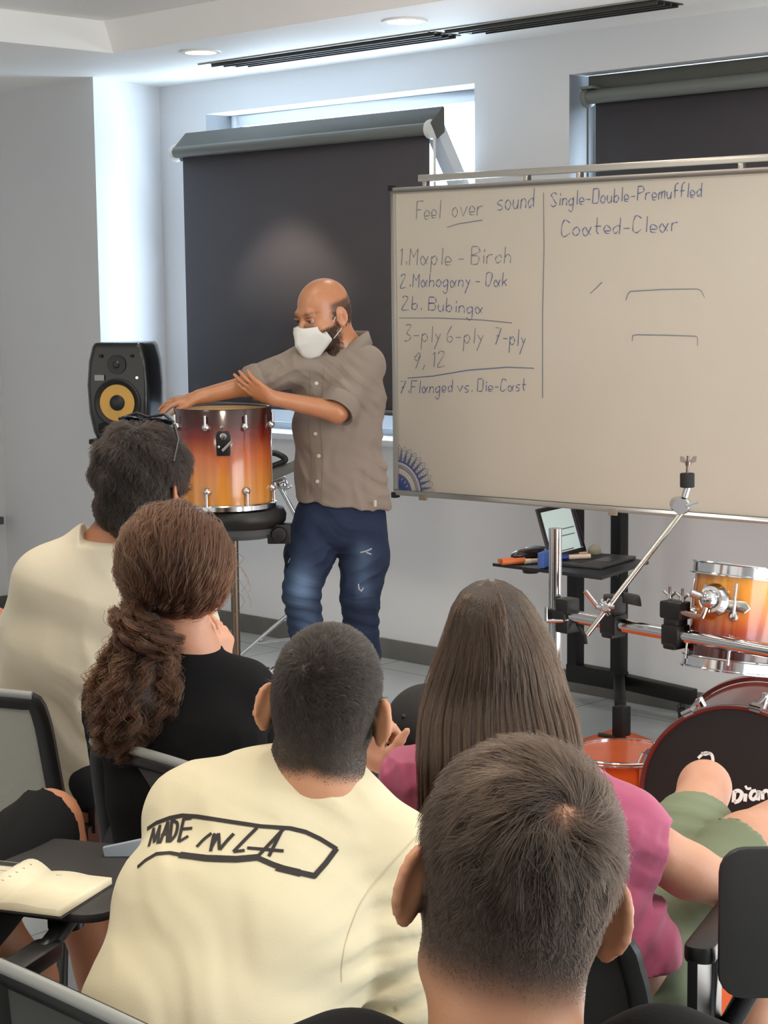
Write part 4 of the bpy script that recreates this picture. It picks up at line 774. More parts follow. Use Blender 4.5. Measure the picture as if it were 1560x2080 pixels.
def hand(F, w, d, nrm, side, curl=(.3, .35, .4, .45), spread=.12, s=1., thumb=(.75, .35)):
    """w wrist, d direction of the fingers, nrm back of the hand, side direction of the thumb"""
    w = np.asarray(w, float); d = unit(np.asarray(d, float)); nrm = np.asarray(nrm, float); nrm = unit(nrm - d * nrm.dot(d)); t = np.cross(d, nrm); t = t if t.dot(side) > 0 else -t
    p = lambda a, b, c: w + s * (d * a + t * b + nrm * c)
    F.loft([(p(-.01, 0, 0), .026 * s, .019 * s), (p(.03, .004, 0), .034 * s, .016 * s), (p(.082, .0, 0), .040 * s, .0125 * s)], t, .012)
    for i, (b, ln) in enumerate(zip((.03, .010, -.010, -.029), (.074, .084, .078, .06))):
        q = p(.082 - .004 * abs(i - 1), b, .002); a = 0.; pts = [p(.06, b * .9, .0), q]; sp_ = spread * (1.5 - i) * .6
        for k, fr in enumerate((.45, .31, .24)):
            a += curl[i] * (1., 1.2, .8)[k]; v = d * math.cos(a) - nrm * math.sin(a) + t * sp_; v /= np.linalg.norm(v); q = q + v * ln * fr * s; pts.append(q)
        F.chain(pts, [.0095 * s, .0092 * s, .0082 * s, .0075 * s, .0062 * s], .004)
    q = p(.018, .024, -.004); v1 = unit(d * math.cos(thumb[0]) + t * math.sin(thumb[0]) - nrm * .25); v2 = unit(d * math.cos(thumb[1]) + t * math.sin(thumb[1]) - nrm * .3)
    F.chain([q, q + v1 * .042 * s, q + v1 * .042 * s + v2 * .03 * s, q + v1 * .042 * s + v2 * .055 * s], [.0135 * s, .0115 * s, .0095 * s, .0072 * s], .008)
def folds(sets):
    """cloth folds: list of (centre, direction across the folds, wavelength, amplitude, radius)"""
    def fn(x, y, z):
        d = np.zeros_like(x)
        for c, ax, wl, am, rad in sets:
            ax = np.array(ax, float); ax /= np.linalg.norm(ax); r2 = ((x - c[0]) ** 2 + (y - c[1]) ** 2 + (z - c[2]) ** 2) / rad ** 2
            ph = ((x - c[0]) * ax[0] + (y - c[1]) * ax[1] + (z - c[2]) * ax[2]) / wl * 6.283 + 1.9 * np.sin(13 * x + 5 * z) + 1.6 * np.sin(11 * z - 9 * y + 6 * x) + .8 * np.sin(29 * x - 23 * z)
            w = np.sin(ph); d += am * .85 * np.exp(-r2) * (w - .5 * w ** 3) * 1.3
        return d + .0012 * np.sin(31 * x + 17 * z) * np.sin(23 * z + 11 * y)
    return fn
def wrinkles(lam, amp, along, aniso=3., seed=1, n=7):
    """irregular cloth creases running along a direction"""
    r = np.random.default_rng(seed); a = unit(np.array(along, float)); K = unit(r.normal(0, 1, (n, 3))); K = K - np.outer(K @ a, a) * (1 - 1 / aniso); K = K * (6.283 / lam) * r.uniform(.6, 1.3, n)[:, None]; ph = r.uniform(0, 6.28, n); K2 = unit(r.normal(0, 1, (4, 3))) * 6.283 / (lam * 5); p2 = r.uniform(0, 6.28, 4)
    def fn(x, y, z):
        f = sum(np.sin(k[0] * x + k[1] * y + k[2] * z + p) for k, p in zip(K, ph)) / math.sqrt(n); m = sum(np.sin(k[0] * x + k[1] * y + k[2] * z + p) for k, p in zip(K2, p2)) / 2
        return amp * (np.abs(f) ** .8 - .7) * np.clip(.45 + .6 * m, 0, 1)
    return fn
def seated_legs(par, hip, yaw, m, shoe, spread=.11, knee_dz=.04, hz=.009):
    """thighs on the seat, shins down to the floor, shoes"""
    f = np.array([math.sin(yaw), math.cos(yaw), 0]); r = np.array([f[1], -f[0], 0]); hip = np.asarray(hip, float); K = [hip + f * .42 + r * x * (spread + .04) + np.array([0, 0, knee_dz]) for x in (-1, 1)]
    A = [k * np.array([1, 1, 0]) + f * .02 + np.array([0, 0, .1]) for k in K]; al = np.array([hip] + K + A); F = SDF(al.min(0) - .2, al.max(0) + .2, hz)
    F.loft([(hip - r * .09, .1, .1), (hip + r * .09, .1, .1)], f, .03)
    for x, k, a in zip((-1, 1), K, A): F.chain([hip + r * x * .09, k, a + np.array([0, 0, .02])], [.088, .062, .05], .03)
    emit(F, 'trousers', m, par); F = SDF(al.min(0) - .3, np.array([*(al.max(0) + .3)[:2], .25]), hz)
    for a in A: F.cone(a + f * .01 - (0, 0, .05), a + f * .15 - (0, 0, .062), .044, .036, .02); F.ell(a - (0, 0, .02), (.045, .045, .05), None, .02); F.half((0, 0, .004), (0, 0, -1), (-9, -9, -1), (9, 9, .1))
    emit(F, 'shoes', shoe, par); return K, A
SKIN = mat('skin', (205, 152, 118), .5, sss=.12, var=(24, (192, 134, 102), .7), tint=(44, 34, 27), bump=(260, .08)); SKIN2 = mat('skin_tan', (186, 128, 94), .48, sss=.1, var=(22, (170, 112, 82), .7), tint=(48, 34, 26), bump=(220, .1)); SKIN3 = mat('skin_pale', (208, 158, 130), .5, sss=.12, var=(20, (196, 142, 116), .7), tint=(90, 60, 44), bump=(240, .08))
DARKT = mat('dark_trousers', (30, 31, 36), .85); SHOE = mat('dark_shoe', (28, 28, 30), .5)
CREAM = lambda n, c, c2: mat(n, c, .85, bump=(520, .12), var=(3, c2, .8), sheen=.1)
def crop_hair(V, Q, c, M, s, n, lenf, dens, whorl, lift, m, par, name='hair', jit=.25, swirl=1.0, k=5, r0=.00035, clump=0., base=0.):
    c = np.asarray(c, float); loc = (V - c) @ M / s; p, nr = sample(V, Q, np.clip(dens(loc), 0, 1) + 1e-9, n); lp = (p - c) @ M / s
    wv = c + M @ (np.array(whorl) * s); v = p - wv; v = v - nr * (v * nr).sum(1)[:, None]; dist = np.linalg.norm(p - wv, axis=1); t = unit(v); b = np.cross(nr, t)
    a = swirl * np.exp(-dist / .05); t = t * np.cos(a)[:, None] + b * np.sin(a)[:, None]
    if clump: ph = np.stack([np.sin(lp @ np.array(q_) * 260 + i) for i, q_ in enumerate(((1, .3, .2), (.2, 1, -.4), (-.3, .4, 1)))], 1); t = t + clump * ph
    t = t + RNG.normal(0, jit, t.shape); t = unit(t - nr * (t * nr).sum(1)[:, None]); L = (lenf(lp) * RNG.uniform(.7, 1.15, n))[:, None]; lf = (lift * RNG.uniform(.6, 1.4, n))[:, None]
    P3 = [p + nr * base + (t * np.cos(lf) + nr * np.sin(lf)) * L * u - nr * (L * u) ** 2 * (1 / (2 * .085 * s) + .35 * np.sin(lf) / np.maximum(L, .004) * .5) for u in np.linspace(0, 1, k)]
    return strands(name, np.stack(P3, 1), m, par, r0, r0 * .4)
sm = lambda a, b, x: np.clip((x - a) / (b - a), 0, 1) ** 2 * (3 - 2 * np.clip((x - a) / (b - a), 0, 1))
def scalp(lp, nape=-.082, front=.05):
    x, y, z = lp[:, 0], lp[:, 1], lp[:, 2]; g = sm(front + .01, front - .01, y - .35 * np.maximum(z - .06, 0)) ; side = np.where(z < .03, sm(.028, .012, y), 1.)
    earz = 1 - sm(.074, .081, np.abs(x)) * (z < .022) * (z > -.06) * (y > -.055)
    return sm(nape - .012, nape + .016, z + .25 * np.minimum(np.abs(x) - .02, 0)) * g * side * earz

# ------------------------------------------------------------------ the seated boy right in front, seen from behind
YB = 1.45; hc_ = P(1044, 1798, YB); M1 = hframe(-.04, -.10, .20); b1 = c2r((*P(1044, 1798, YB - .12)[:2], 0))
B1 = empty('person', b1, 'boy with short brown hair and a crown whorl, nearest the camera, in a black shirt', 'person', 'seated audience seen from behind')
nb = P(1028, 2215, YB - .05)
F = SDF(hc_ - (.3, .32, .75), hc_ + (.3, .3, .16), .0036)
Lh = head(F, hc_, M1, .975, nb, .060, 1.)
ch = nb + (0, .0, -.2); F.loft([(nb + (0, 0, -.05), .08, .055), (ch, .16, .1), (ch + (0, .02, -.35), .14, .1)], (1, 0, 0), .04);
V, Q = None, None
o, V, Q = emit(F, 'body', SKIN, B1, lambda V: .93 * scalp((V - hc_) @ M1 / .975, -.086) * sm(-.098, -.04, ((V - hc_) @ M1)[:, 2]) * (1 - .8 * np.exp(-((((V - hc_) @ M1 / .975 - np.array([.016, -.083, .077])) / np.array([.02, .02, .014])) ** 2).sum(1))))
HB1 = hairmat('hair_brown', (43, 33, 26), .4, .6); hair_len1 = lambda l: .0016 + .029 * sm(-.01, .06, l[:, 2]) * (1 + .35 * np.sin(l[:, 0] * 130 + 3 * np.sin(l[:, 1] * 90)) * np.sin(l[:, 2] * 110)) + .007 * sm(-.055, .0, l[:, 2])
crop_hair(V, Q, hc_, M1, .975, 42000, hair_len1, lambda l: scalp(l, -.068) * (.02 + .98 * sm(-.082, -.03, l[:, 2])) * (1 - sm(.066, .07, np.abs(l[:, 0])) * (l[:, 2] < .025) * (l[:, 1] > -.035)) * (1 - .8 * np.exp(-(((l - np.array([.016, -.083, .077])) / .014) ** 2).sum(1))), (.018, -.080, .079), .42, HB1, B1, jit=.2, swirl=1.25, clump=.5, r0=.00024, k=6)
F = SDF(nb - (.36, .25, .68), nb + (.36, .28, .1), .006)
for x in (-1, 1): F.chain([nb + (x * .05, -.0, -.035), nb + (x * .125, .0, -.006), nb + (x * .18, .0, -.03), nb + (x * .225, .08, -.30), nb + (x * .15, .3, -.36)], [.06, .064, .064, .06, .055], .03)
F.loft([(nb + (0, 0, -.04), .10, .082), (nb + (0, 0, -.2), .185, .12), (nb + (0, -.03, -.5), .175, .13), (nb + (0, -.04, -.62), .17, .13)], (1, 0, 0), .03); F.cone(nb + (0, .0, .09), nb + (0, .01, -.03), .070, .066, .008, 's')
F.disp(folds([(nb + (0, -.1, -.3), (1, 0, 1), .07, .004, .2)])); emit(F, 'shirt', mat('black_cotton', (11, 11, 13), .9, bump=(420, .15), spec=.25), B1)
seated_legs(B1, (nb[0], nb[1] + .0, .585), 0, DARKT, SHOE)

# ------------------------------------------------------------------ the boy in the cream shirt with the printed back
YB = 2.60; hc_ = P(662, 1432, YB); M2 = hframe(.10, -.16, .13); B2 = empty('person', c2r((*P(480, 1900, 2.45)[:2], 0)), 'boy with buzz cut black hair in a cream shirt with a framed hand-lettered print', 'person', 'seated audience seen from behind')
nb = P(642, 1600, YB - .02); ls, rs = P(415, 1668, 2.60), P(798, 1752, 2.57); xd = (.96, 0, -.24)
tor = [(P(395, 2330, 2.36), .18, .12), (P(432, 2080, 2.43), .176, .12), (P(500, 1880, 2.50), .185, .118), (P(568, 1735, 2.57), .182, .105), (P(622, 1650, 2.60), .13, .08)]
F = SDF(np.minimum(P(150, 2330, 2.2), P(500, 2000, 2.2)) - .1, np.maximum(P(1000, 1240, 3.05), hc_ + .2) + .08, .0052)
head(F, hc_, M2, 1.0, nb, .050, 1.05); F.loft([(p, a - .02, b - .018) for p, a, b in tor], xd, .03); F.cone(nb, tor[-1][0], .06, .07, .03)
el, er = P(345, 1900, 2.88), P(852, 2078, 2.53); F.chain([ls, el, P(520, 2060, 3.02)], [.05, .042, .03], .02); F.chain([rs, er, P(800, 2190, 2.80)], [.052, .042, .03], .02)
hand(F, P(520, 2060, 3.02), (.5, .6, -.3), (0, .3, 1), (1, 0, 0)); hand(F, P(800, 2190, 2.80), (-.5, .6, -.1), (0, .3, 1), (-1, 0, 0))
o, V, Q = emit(F, 'body', SKIN, B2, lambda V: .96 * scalp((V - hc_) @ M2, -.098))
crop_hair(V, Q, hc_, M2, 1.0, 34000, lambda l: .002 + .011 * sm(-.08, .06, l[:, 2]), lambda l: scalp(l, -.094) * (1 - sm(.066, .07, np.abs(l[:, 0])) * (l[:, 2] < .02) * (l[:, 1] > -.03)), (-.022, -.088, .052), .5, hairmat('hair_black', (27, 23, 20), .45, .5), B2, jit=.25, swirl=1.2, clump=.25, r0=.0003, k=4)
F = SDF(np.minimum(P(150, 2330, 2.2), P(500, 2000, 2.2)) - .1, np.maximum(P(1000, 1480, 3.0), P(1000, 1480, 2.7)), .0052)
F.loft(tor, xd, .035); F.chain([tor[-1][0] + (-.02, 0, .0), ls], [.085, .078], .035); F.chain([tor[-1][0] + (.03, 0, 0), rs], [.083, .075], .035)
F.chain([ls, P(372, 1830, 2.74)], [.08, .075], .03); F.chain([rs, P(800, 1900, 2.54), P(838, 2040, 2.53)], [.078, .077, .074], .02)
F.cone(nb + (0, 0, -.01), P(650, 1578, 2.63), .064, .060, .012); F.cone(nb + (0, .01, -.02), P(668, 1515, 2.70), .057, .058, .006, 's'); F.half(P(640, 1585, 2.56), (-.1, -.62, 1.), P(500, 1700, 2.3), P(860, 1480, 3.0) + (0, .2, .0), .012)
F.half(P(832, 2038, 2.45), (.20, .0, -1), P(772, 2260, 2.40), P(990, 1990, 2.66)); F.cone(P(838, 2030, 2.53), P(856, 2110, 2.53), .062, .062, .004, 's')
F.disp(wrinkles(.11, .0028, (.6, 0, -1), 3, 3)); F.disp(folds([(P(690, 1960, 2.55), (.25, 0, 1), .034, .0055, .11), (P(790, 1960, 2.47), (-.15, .0, 1), .045, .007, .1), (P(600, 1625, 2.56), (.5, 0, 1), .035, .003, .08), (P(450, 1980, 2.35), (1, 0, .5), .16, .004, .25), (P(740, 1850, 2.56), (1, 0, .2), .05, .002, .06)]))
so, V, Q = emit(F, 'shirt', CREAM('cream_cotton', (216, 205, 174), (210, 198, 166)), B2); bv = bvh_of(V, Q)
st = [([(300, 1684), (318, 1672), (345, 1662), (370, 1657), (400, 1659), (470, 1670), (530, 1679), (590, 1683), (620, 1690), (650, 1704), (684, 1725)], .0062), ([(684, 1723), (662, 1753), (637, 1781)], .0075), ([(640, 1780), (590, 1769), (555, 1757), (525, 1744)], .0085), ([(525, 1742), (480, 1746), (420, 1744), (365, 1737)], .0105), ([(367, 1737), (345, 1733), (318, 1735), (296, 1748), (280, 1762)], .006), ([(560, 1762), (610, 1774)], .011)]
w = .0048
for q_ in ([(303, 1720), (313, 1682)], [(313, 1682), (314, 1712)], [(314, 1712), (326, 1676)], [(326, 1676), (321, 1714)], [(325, 1714), (342, 1669)], [(342, 1669), (340, 1712)], [(328, 1696), (344, 1694)], [(350, 1666), (345, 1712)], [(350, 1666), (361, 1674), (357, 1696), (345, 1711)], [(374, 1663), (363, 1711)], [(363, 1711), (383, 1699)], [(367, 1685), (391, 1683)], [(372, 1664), (390, 1662)],
           [(400, 1721), (414, 1706), (430, 1693)], [(428, 1730), (434, 1700), (438, 1694)], [(444, 1693), (446, 1727)], [(446, 1727), (460, 1710), (475, 1694)], [(430, 1722), (444, 1694)], [(522, 1682), (498, 1706), (474, 1731)], [(474, 1731), (497, 1728)], [(578, 1682), (550, 1712), (520, 1744)], [(572, 1688), (556, 1720), (546, 1740)], [(502, 1723), (540, 1726), (576, 1729)]): st.append((spline(q_, 4) if len(q_) > 2 else q_, w))
print_strokes(bv, st, w, 'back_print', mat('black_ink', (44, 38, 36), .8), so)
print_strokes(bv, [spline([(846, 1700), (790, 1760), (735, 1830), (706, 1900), (694, 1960), (694, 1995)], 5)], .0014, 'sleeve_seam', mat('sleeve_seam_thread', (200, 188, 156), .9), so)  # sleeve seam line, slightly darker than the cream cotton
seated_legs(B2, P(395, 2330, 2.4) * (1, 1, 0) + (0, 0, .585), .1, DARKT, SHOE)

# ------------------------------------------------------------------ the long-haired person in pink
YB = 3.02; hc_ = P(1004, 1352, YB); M3 = hframe(-.05, -.12, .05); B3 = empty('person', c2r((*P(1180, 1900, 2.98)[:2], 0)), 'person with long straight brown hair in a pink shirt and olive shorts', 'person', 'seated audience seen from behind')
nb = P(1030, 1545, YB); ls, rs = P(868, 1578, 3.02), P(1262, 1690, 2.98); xd = (.94, 0, -.34)
tor = [(P(1215, 2090, 2.98), .165, .12), (P(1190, 1960, 2.98), .16, .115), (P(1120, 1790, 2.98), .165, .11), (P(1078, 1690, 3.0), .165, .1), (P(1050, 1610, 3.02), .12, .075)]
F = SDF(np.minimum(P(640, 2090, 2.7), P(640, 2300, 3.3)) - (.05, .1, .3), np.maximum(P(1750, 1180, 3.65), hc_ + .2), .006)
F.f[:] = .06; head(F, hc_, M3, .95, nb, .052, .15); F.loft([(p, a - .02, b - .018) for p, a, b in tor], xd, .03); F.cone(nb, tor[-1][0], .055, .065, .03)
lw = P(754, 1583, 3.34); le = P(736, 1690, 3.26); re_ = P(1492, 1806, 3.02)
F.chain([ls, le, lw], [.045, .042, .031], .02); hand(F, lw + (0, 0, .012), (.06, .12, 1), (-.9, -.5, .2), (1, -.4, .3), (1.1, 1.2, 1.3, 1.3), .03, .95, (.75, .55))
F.chain([rs, P(1400, 1770, 3.0), re_, P(1600, 1800, 3.2)], [.052, .044, .038, .03], .02); hand(F, P(1600, 1800, 3.2), (.5, .8, -.1), (0, 0, 1), (-1, .3, 0))
k1 = P(1431, 1603, 3.5); k2 = P(1660, 1640, 3.45); h1, h2 = P(1236, 1960, 3.08), P(1320, 1965, 3.05)
F.chain([h1, P(1392, 1720, 3.34), k1, k1 + (.0, .12, -.2), k1 + (-.02, .2, -.42)], [.08, .066, .047, .046, .032], .02); F.ell(k1 + (0, .0, .012), (.043, .045, .042), None, .02)
F.chain([h2, P(1520, 1730, 3.25), k2, P(1572, 1880, 3.4), P(1540, 2080, 3.36)], [.08, .070, .052, .046, .034], .02)
for a in (k1 + (-.02, .2, -.42), P(1540, 2080, 3.36)): F.cone(a, (a[0], a[1] + .02, .07), .034, .036, .02); F.cone((a[0], a[1] + .02, .05), (a[0], a[1] + .15, .035), .036, .03, .02)
emit(F, 'body', SKIN3, B3)
PINK = mat('pink_cotton', (176, 86, 116), .85, bump=(480, .14), var=(4, (164, 76, 106), .8), sheen=.1)
F = SDF(P(720, 2090, 2.7) - (.05, .0, .0), np.maximum(P(1450, 1440, 3.3), P(1450, 1440, 3.3)), .0052)
F.loft(tor, xd, .03); F.chain([tor[-1][0], ls], [.075, .072], .03); F.chain([tor[-1][0] + (.02, 0, 0), rs], [.078, .072], .03); F.chain([ls, P(828, 1640, 3.08)], [.07, .066], .03)
F.chain([rs, P(1330, 1742, 2.99)], [.072, .064], .03); F.half(P(1336, 1745, 2.99), (1, 0, -.22), P(1300, 1900, 2.8), P(1480, 1600, 3.2)); F.cone(P(1320, 1740, 2.99), P(1370, 1760, 2.99), .052, .052, .004, 's')
F.half(P(1250, 2005, 2.98), (.1, 0, -1)); F.cone(nb + (0, .0, .0), nb + (0, .02, .1), .06, .065, .006, 's')
F.disp(wrinkles(.055, .005, (1, 0, .5), 3, 5)); F.disp(folds([(P(1270, 1880, 2.92), (-.75, 0, 1), .06, .008, .13), (P(1330, 1960, 2.95), (1, 0, .6), .065, .006, .1), (P(1270, 1730, 2.95), (.6, 0, 1), .04, .004, .08), (P(820, 1560, 3.0), (1, 0, .2), .035, .005, .09)]))
emit(F, 'shirt', PINK, B3)
F = SDF(np.minimum(P(1080, 2150, 2.8), P(1080, 2150, 3.3)) - .05, np.maximum(P(1680, 1560, 3.6), P(1680, 1560, 3.1)), .0055)
F.loft([(P(1215, 2010, 3.0), .12, .1), (P(1310, 2010, 3.02), .12, .1)], (0, 1, .2), .03)
for hh, mid, kk_, q, ra_ in ((h1, P(1392, 1720, 3.34), k1, P(1418, 1672, 3.415), (.098, .084, .070)), (h2, P(1520, 1730, 3.25), k2, P(1496, 1750, 3.22), (.098, .082, .080))):
    G = SDF(F.lo, F.lo + F.h * (np.array(F.f.shape) - 1), F.h); dd = unit(kk_ - mid); G.chain([hh, mid, q + dd * .05], ra_, .03); G.half(q, dd); s_ = tuple(slice(0, min(a, b)) for a, b in zip(F.f.shape, G.f.shape)); F.f[s_] = _smin(F.f[s_], G.f[s_], .02)
F.disp(folds([(P(1420, 1700, 3.32), (.2, .5, 1), .035, .004, .09), (P(1300, 1850, 3.1), (1, 0, 1), .05, .004, .1)])); emit(F, 'shorts', mat('olive_cotton', (122, 132, 104), .85, bump=(420, .15), var=(5, (112, 122, 96), .8)), B3)
F = SDF((-2, 2.8, -.01), (2, 4.2, .16), .01)
for a in (k1 + (-.02, .2, -.42), P(1540, 2080, 3.36)): F.cone((a[0], a[1] + .01, .05), (a[0], a[1] + .16, .04), .048, .04, .02); F.half((0, 0, .004), (0, 0, -1))
emit(F, 'shoes', SHOE, B3)
mb = MB(); wd = unit(lw - le); mb.lathe(fix(lw - wd * .012), [(.0315, -.009), (.036, -.008), (.036, .008), (.0315, .009)], fix(wd), 32, True); mb.build('wrist_band', mat('black_strap', (18, 18, 20), .4), B3)
cp_ = P(868, 1486, 3.46); CAPM = mat('black_cap_cloth', (22, 22, 24), .85, bump=(380, .2)); cap = empty('cap', c2r(cp_), 'black cap held up in front of the person in pink', 'cap')
F = SDF(cp_ - .2, cp_ + (.2, .25, .15), .004); F.ell(cp_, (.086, .1, .092), None, 0); F.ell(cp_ - (0, 0, .006), (.081, .095, .088), None, .002, 's'); F.half(cp_ - (0, 0, .02), (0, 0, -1)); emit(F, 'crown', CAPM, cap)
F = SDF(cp_ - .2, cp_ + (.2, .3, .1), .004); F.ell(cp_ + (.02, .13, -.025), (.075, .07, .006), None, 0); emit(F, 'brim', CAPM, cap)
MB().ball(c2r(cp_ + (-.045, -.066, .045)), .006, 10).build('eyelet', mat('eyelet_black', (8, 8, 9), .5), cap)
# hair curtain: rings whose half widths follow the outline of the hair
HB3 = hairmat('hair_long_brown', (54, 40, 30), .36, .55); rows = np.array([(1190, 1000, 6, .02), (1197, 998, 34, .06), (1212, 998, 58, .085), (1240, 1000, 78, .1), (1300, 1010, 104, .112), (1350, 1011, 123, .118), (1400, 1009, 141, .12), (1450, 1010, 158, .118), (1500, 1011, 163, .11), (1560, 1006, 160, .1), (1640, 1000, 152, .095)], float)
def curtain(yp, ph, k=1.):
    cx, hw, dp = (np.interp(yp, rows[:, 0], rows[:, i]) for i in (1, 2, 3)); c0 = np.stack([P(a, b, YB) for a, b in zip(np.atleast_1d(cx), np.atleast_1d(yp))]); w_ = np.atleast_1d(hw) * YB / FPX
    return c0 + np.stack([k * w_ * np.sin(ph), -k * np.atleast_1d(dp) * np.cos(ph) + .01 - .075 * sm(1380, 1540, np.atleast_1d(yp)), 0 * w_], 1)
ys = np.concatenate([np.linspace(1190, 1260, 12), np.linspace(1272, 1560, 26)]); phs = np.linspace(-2.15, 2.15, 56); V = np.concatenate([curtain(np.full(56, y_), phs, float(np.interp(y_, [1200, 1420, 1520], [.955, .94, .90])) + .012 * np.sin(phs * 9 + y_ * .004)) for y_ in ys]); n = 56
hm_ = npmesh('hair', fix(V), [(i * n + j, i * n + j + 1, (i + 1) * n + j + 1, (i + 1) * n + j) for i in range(len(ys) - 1) for j in range(n - 1)], mat('hair_mass_brown', (50, 37, 28), .5, bump=(60, .8, (6, 6, .6))), B3); _md = hm_.modifiers.new('thick', 'SOLIDIFY'); _md.thickness = .008; _md.offset = -1
N = 19000; ph = RNG.uniform(-2.2, 2.2, N); ye = RNG.uniform(1560, 1680, N) - 40 * np.abs(np.sin(ph * 4)) * RNG.random(N); y0 = 1189 + RNG.exponential(10, N); kk = RNG.uniform(.965, 1.035, N); cc_ = np.sort(RNG.uniform(-2.25, 2.25, 130)); cl = cc_[np.clip(np.searchsorted(cc_, ph), 0, 129)]; st = []
for u in np.linspace(0, 1, 14):
    yy = y0 + (ye - y0) * (u ** 1.35); w = ph + (cl - ph) * .6 * u + .05 * np.sin(cl * 40 + u * 3) * u; st.append(curtain(yy, w, kk + .012 * np.sin(cl * 57) * u) + RNG.normal(0, .0012, (N, 3)))
strands('hair_strands', np.stack(st, 1), HB3, hm_, .00038, .00018)
N = 260; ph = RNG.uniform(-2, 2, N); st = []
for u in np.linspace(0, 1, 10): st.append(curtain(1186 + u * RNG.uniform(60, 260, N) * 1.0, ph + .12 * np.sin(u * 4 + ph * 9), 1.05 + .05 * np.sin(u * 3.1 + ph * 5)) + (0, 0, .006))
strands('flyaway_hair', np.stack(st, 1), HB3, hm_, .0003, .00012)

# ------------------------------------------------------------------ the curly ponytail girl in black
YB = 3.62; hc_ = P(362, 1160, YB); M4 = hframe(.42, -.28, -.08); B4 = empty('person', c2r((*P(390, 1700, 3.55)[:2], 0)), 'girl with a curly auburn ponytail in a black shirt, cheek resting on her hand', 'person', 'seated audience seen from behind')
nb = P(392, 1336, YB); ls, rs = P(238, 1432, 3.6), P(488, 1412, 3.62); tor = [(P(400, 1720, 3.56), .165, .12), (P(380, 1610, 3.56), .155, .115), (P(368, 1480, 3.58), .165, .105), (P(380, 1390, 3.61), .115, .075)]
F = SDF(P(120, 1740, 3.3) - (.0, .0, .05), np.maximum(P(640, 1000, 4.1), hc_ + .2), .0055); head(F, hc_, M4, .96, nb, .045); F.loft([(p, a - .02, b - .018) for p, a, b in tor], (1, 0, 0), .03); F.cone(nb, tor[-1][0], .055, .065, .03)
F.chain([ls, P(220, 1570, 3.72), P(350, 1600, 3.95)], [.046, .04, .03], .02); re_ = P(540, 1530, 3.85); rw = P(452, 1375, 3.80); F.chain([rs, re_, rw], [.046, .042, .033], .02)
hand(F, rw, (.02, .0, 1), (1, -.45, .0), (-.2, -1, 0), (.25, .35, .5, .65), .1, 1., (.8, .5))
emit(F, 'body', SKIN3, B4)
F = SDF(P(120, 1740, 3.3) - (.0, .0, .05), np.maximum(P(640, 1280, 4.0), P(640, 1280, 3.6)), .0055); F.loft(tor, (1, 0, 0), .03); F.chain([tor[-1][0], ls], [.078, .07], .03); F.chain([tor[-1][0], rs], [.078, .07], .03); F.chain([ls, P(228, 1520, 3.68)], [.068, .06], .03); F.chain([rs, P(520, 1495, 3.74)], [.068, .062], .03)
F.cone(nb - (0, 0, .01), P(398, 1292, 3.64), .058, .055, .012); F.cone(nb + (0, .01, -.02), P(404, 1280, 3.66), .054, .056, .004, 's'); F.half(P(398, 1308, 3.62), (.1, -.05, 1), P(300, 1400, 3.4), P(560, 1200, 4.0)); F.disp(wrinkles(.07, .005, (.5, 0, -1), 3, 9))
emit(F, 'shirt', mat('black_jersey', (11, 11, 13), .9, bump=(420, .2), spec=.25), B4)
HM4 = mat('hair_mass_auburn', (40, 25, 17), .6, bump=(50, 1.)); HB4 = hairmat('hair_auburn', (58, 35, 21), .4, .7); rad = np.array([.108, .115, .116]); cm = P(357, 1143, YB) + (0, -.005, 0)
T0 = P(292, 1262, YB - .10); bun = P(288, 1284, YB - .10); tail = [P(300, 1300, YB - .10), P(285, 1350, YB - .115), P(272, 1410, YB - .125), P(262, 1460, YB - .12), P(258, 1510, YB - .11)]
F = SDF(P(150, 1540, 3.4) - (0, .05, 0), P(520, 1000, 3.8) + (0, .0, .02), .006); F.ell(cm, rad - .01, None, 0); F.ell(bun, (.040, .034, .036), None, .015); F.chain(tail, [.024, .05, .062, .05, .02], .02); F.ell(cm + M4 @ np.array([0, .085, -.075]), (.075, .085, .10), M4, .01, 's')
F.disp(lambda x, y, z: .004 * np.sin(55 * x + 20 * z) * np.sin(48 * z + 33 * y)); hm_, V, Q = emit(F, 'hair', HM4, B4)
N = 11000; d0 = unit(RNG.normal(0, 1, (N, 3))); lf_ = d0 @ M4; keep = (lf_[:, 1] < .62) & (d0[:, 2] > -.55); d0 = d0[keep]; N = len(d0); dT = unit((T0 - cm) / rad); an = np.arccos(np.clip(d0 @ dT, -1, 1)); w1_ = RNG.uniform(0, 6.28, N); wa = RNG.uniform(.005, .022, N); bu = RNG.uniform(.94, 1.07, N); w1_ = w1_ * .15 + 5 * np.round(d0[:, 0] * 6) + 3 * np.round(d0[:, 1] * 5); st = []
for u in np.linspace(0, 1, 16):
    s_ = np.sin(an) + 1e-6; dd = (np.sin((1 - u) * an) / s_)[:, None] * d0 + (np.sin(u * an) / s_)[:, None] * dT; env = math.sin(math.pi * min(1, u * 1.1 + .08)) ; pos = cm + unit(dd) * rad * bu[:, None]
    pos = pos + (np.cross(unit(dd), dT) * (wa * np.sin(w1_ + u * 11))[:, None] + unit(dd) * (wa * .6 * np.cos(w1_ + u * 13))[:, None]) * env; st.append(pos)
strands('hair_strands', np.stack(st, 1), HB4, hm_, .0005, .0003)
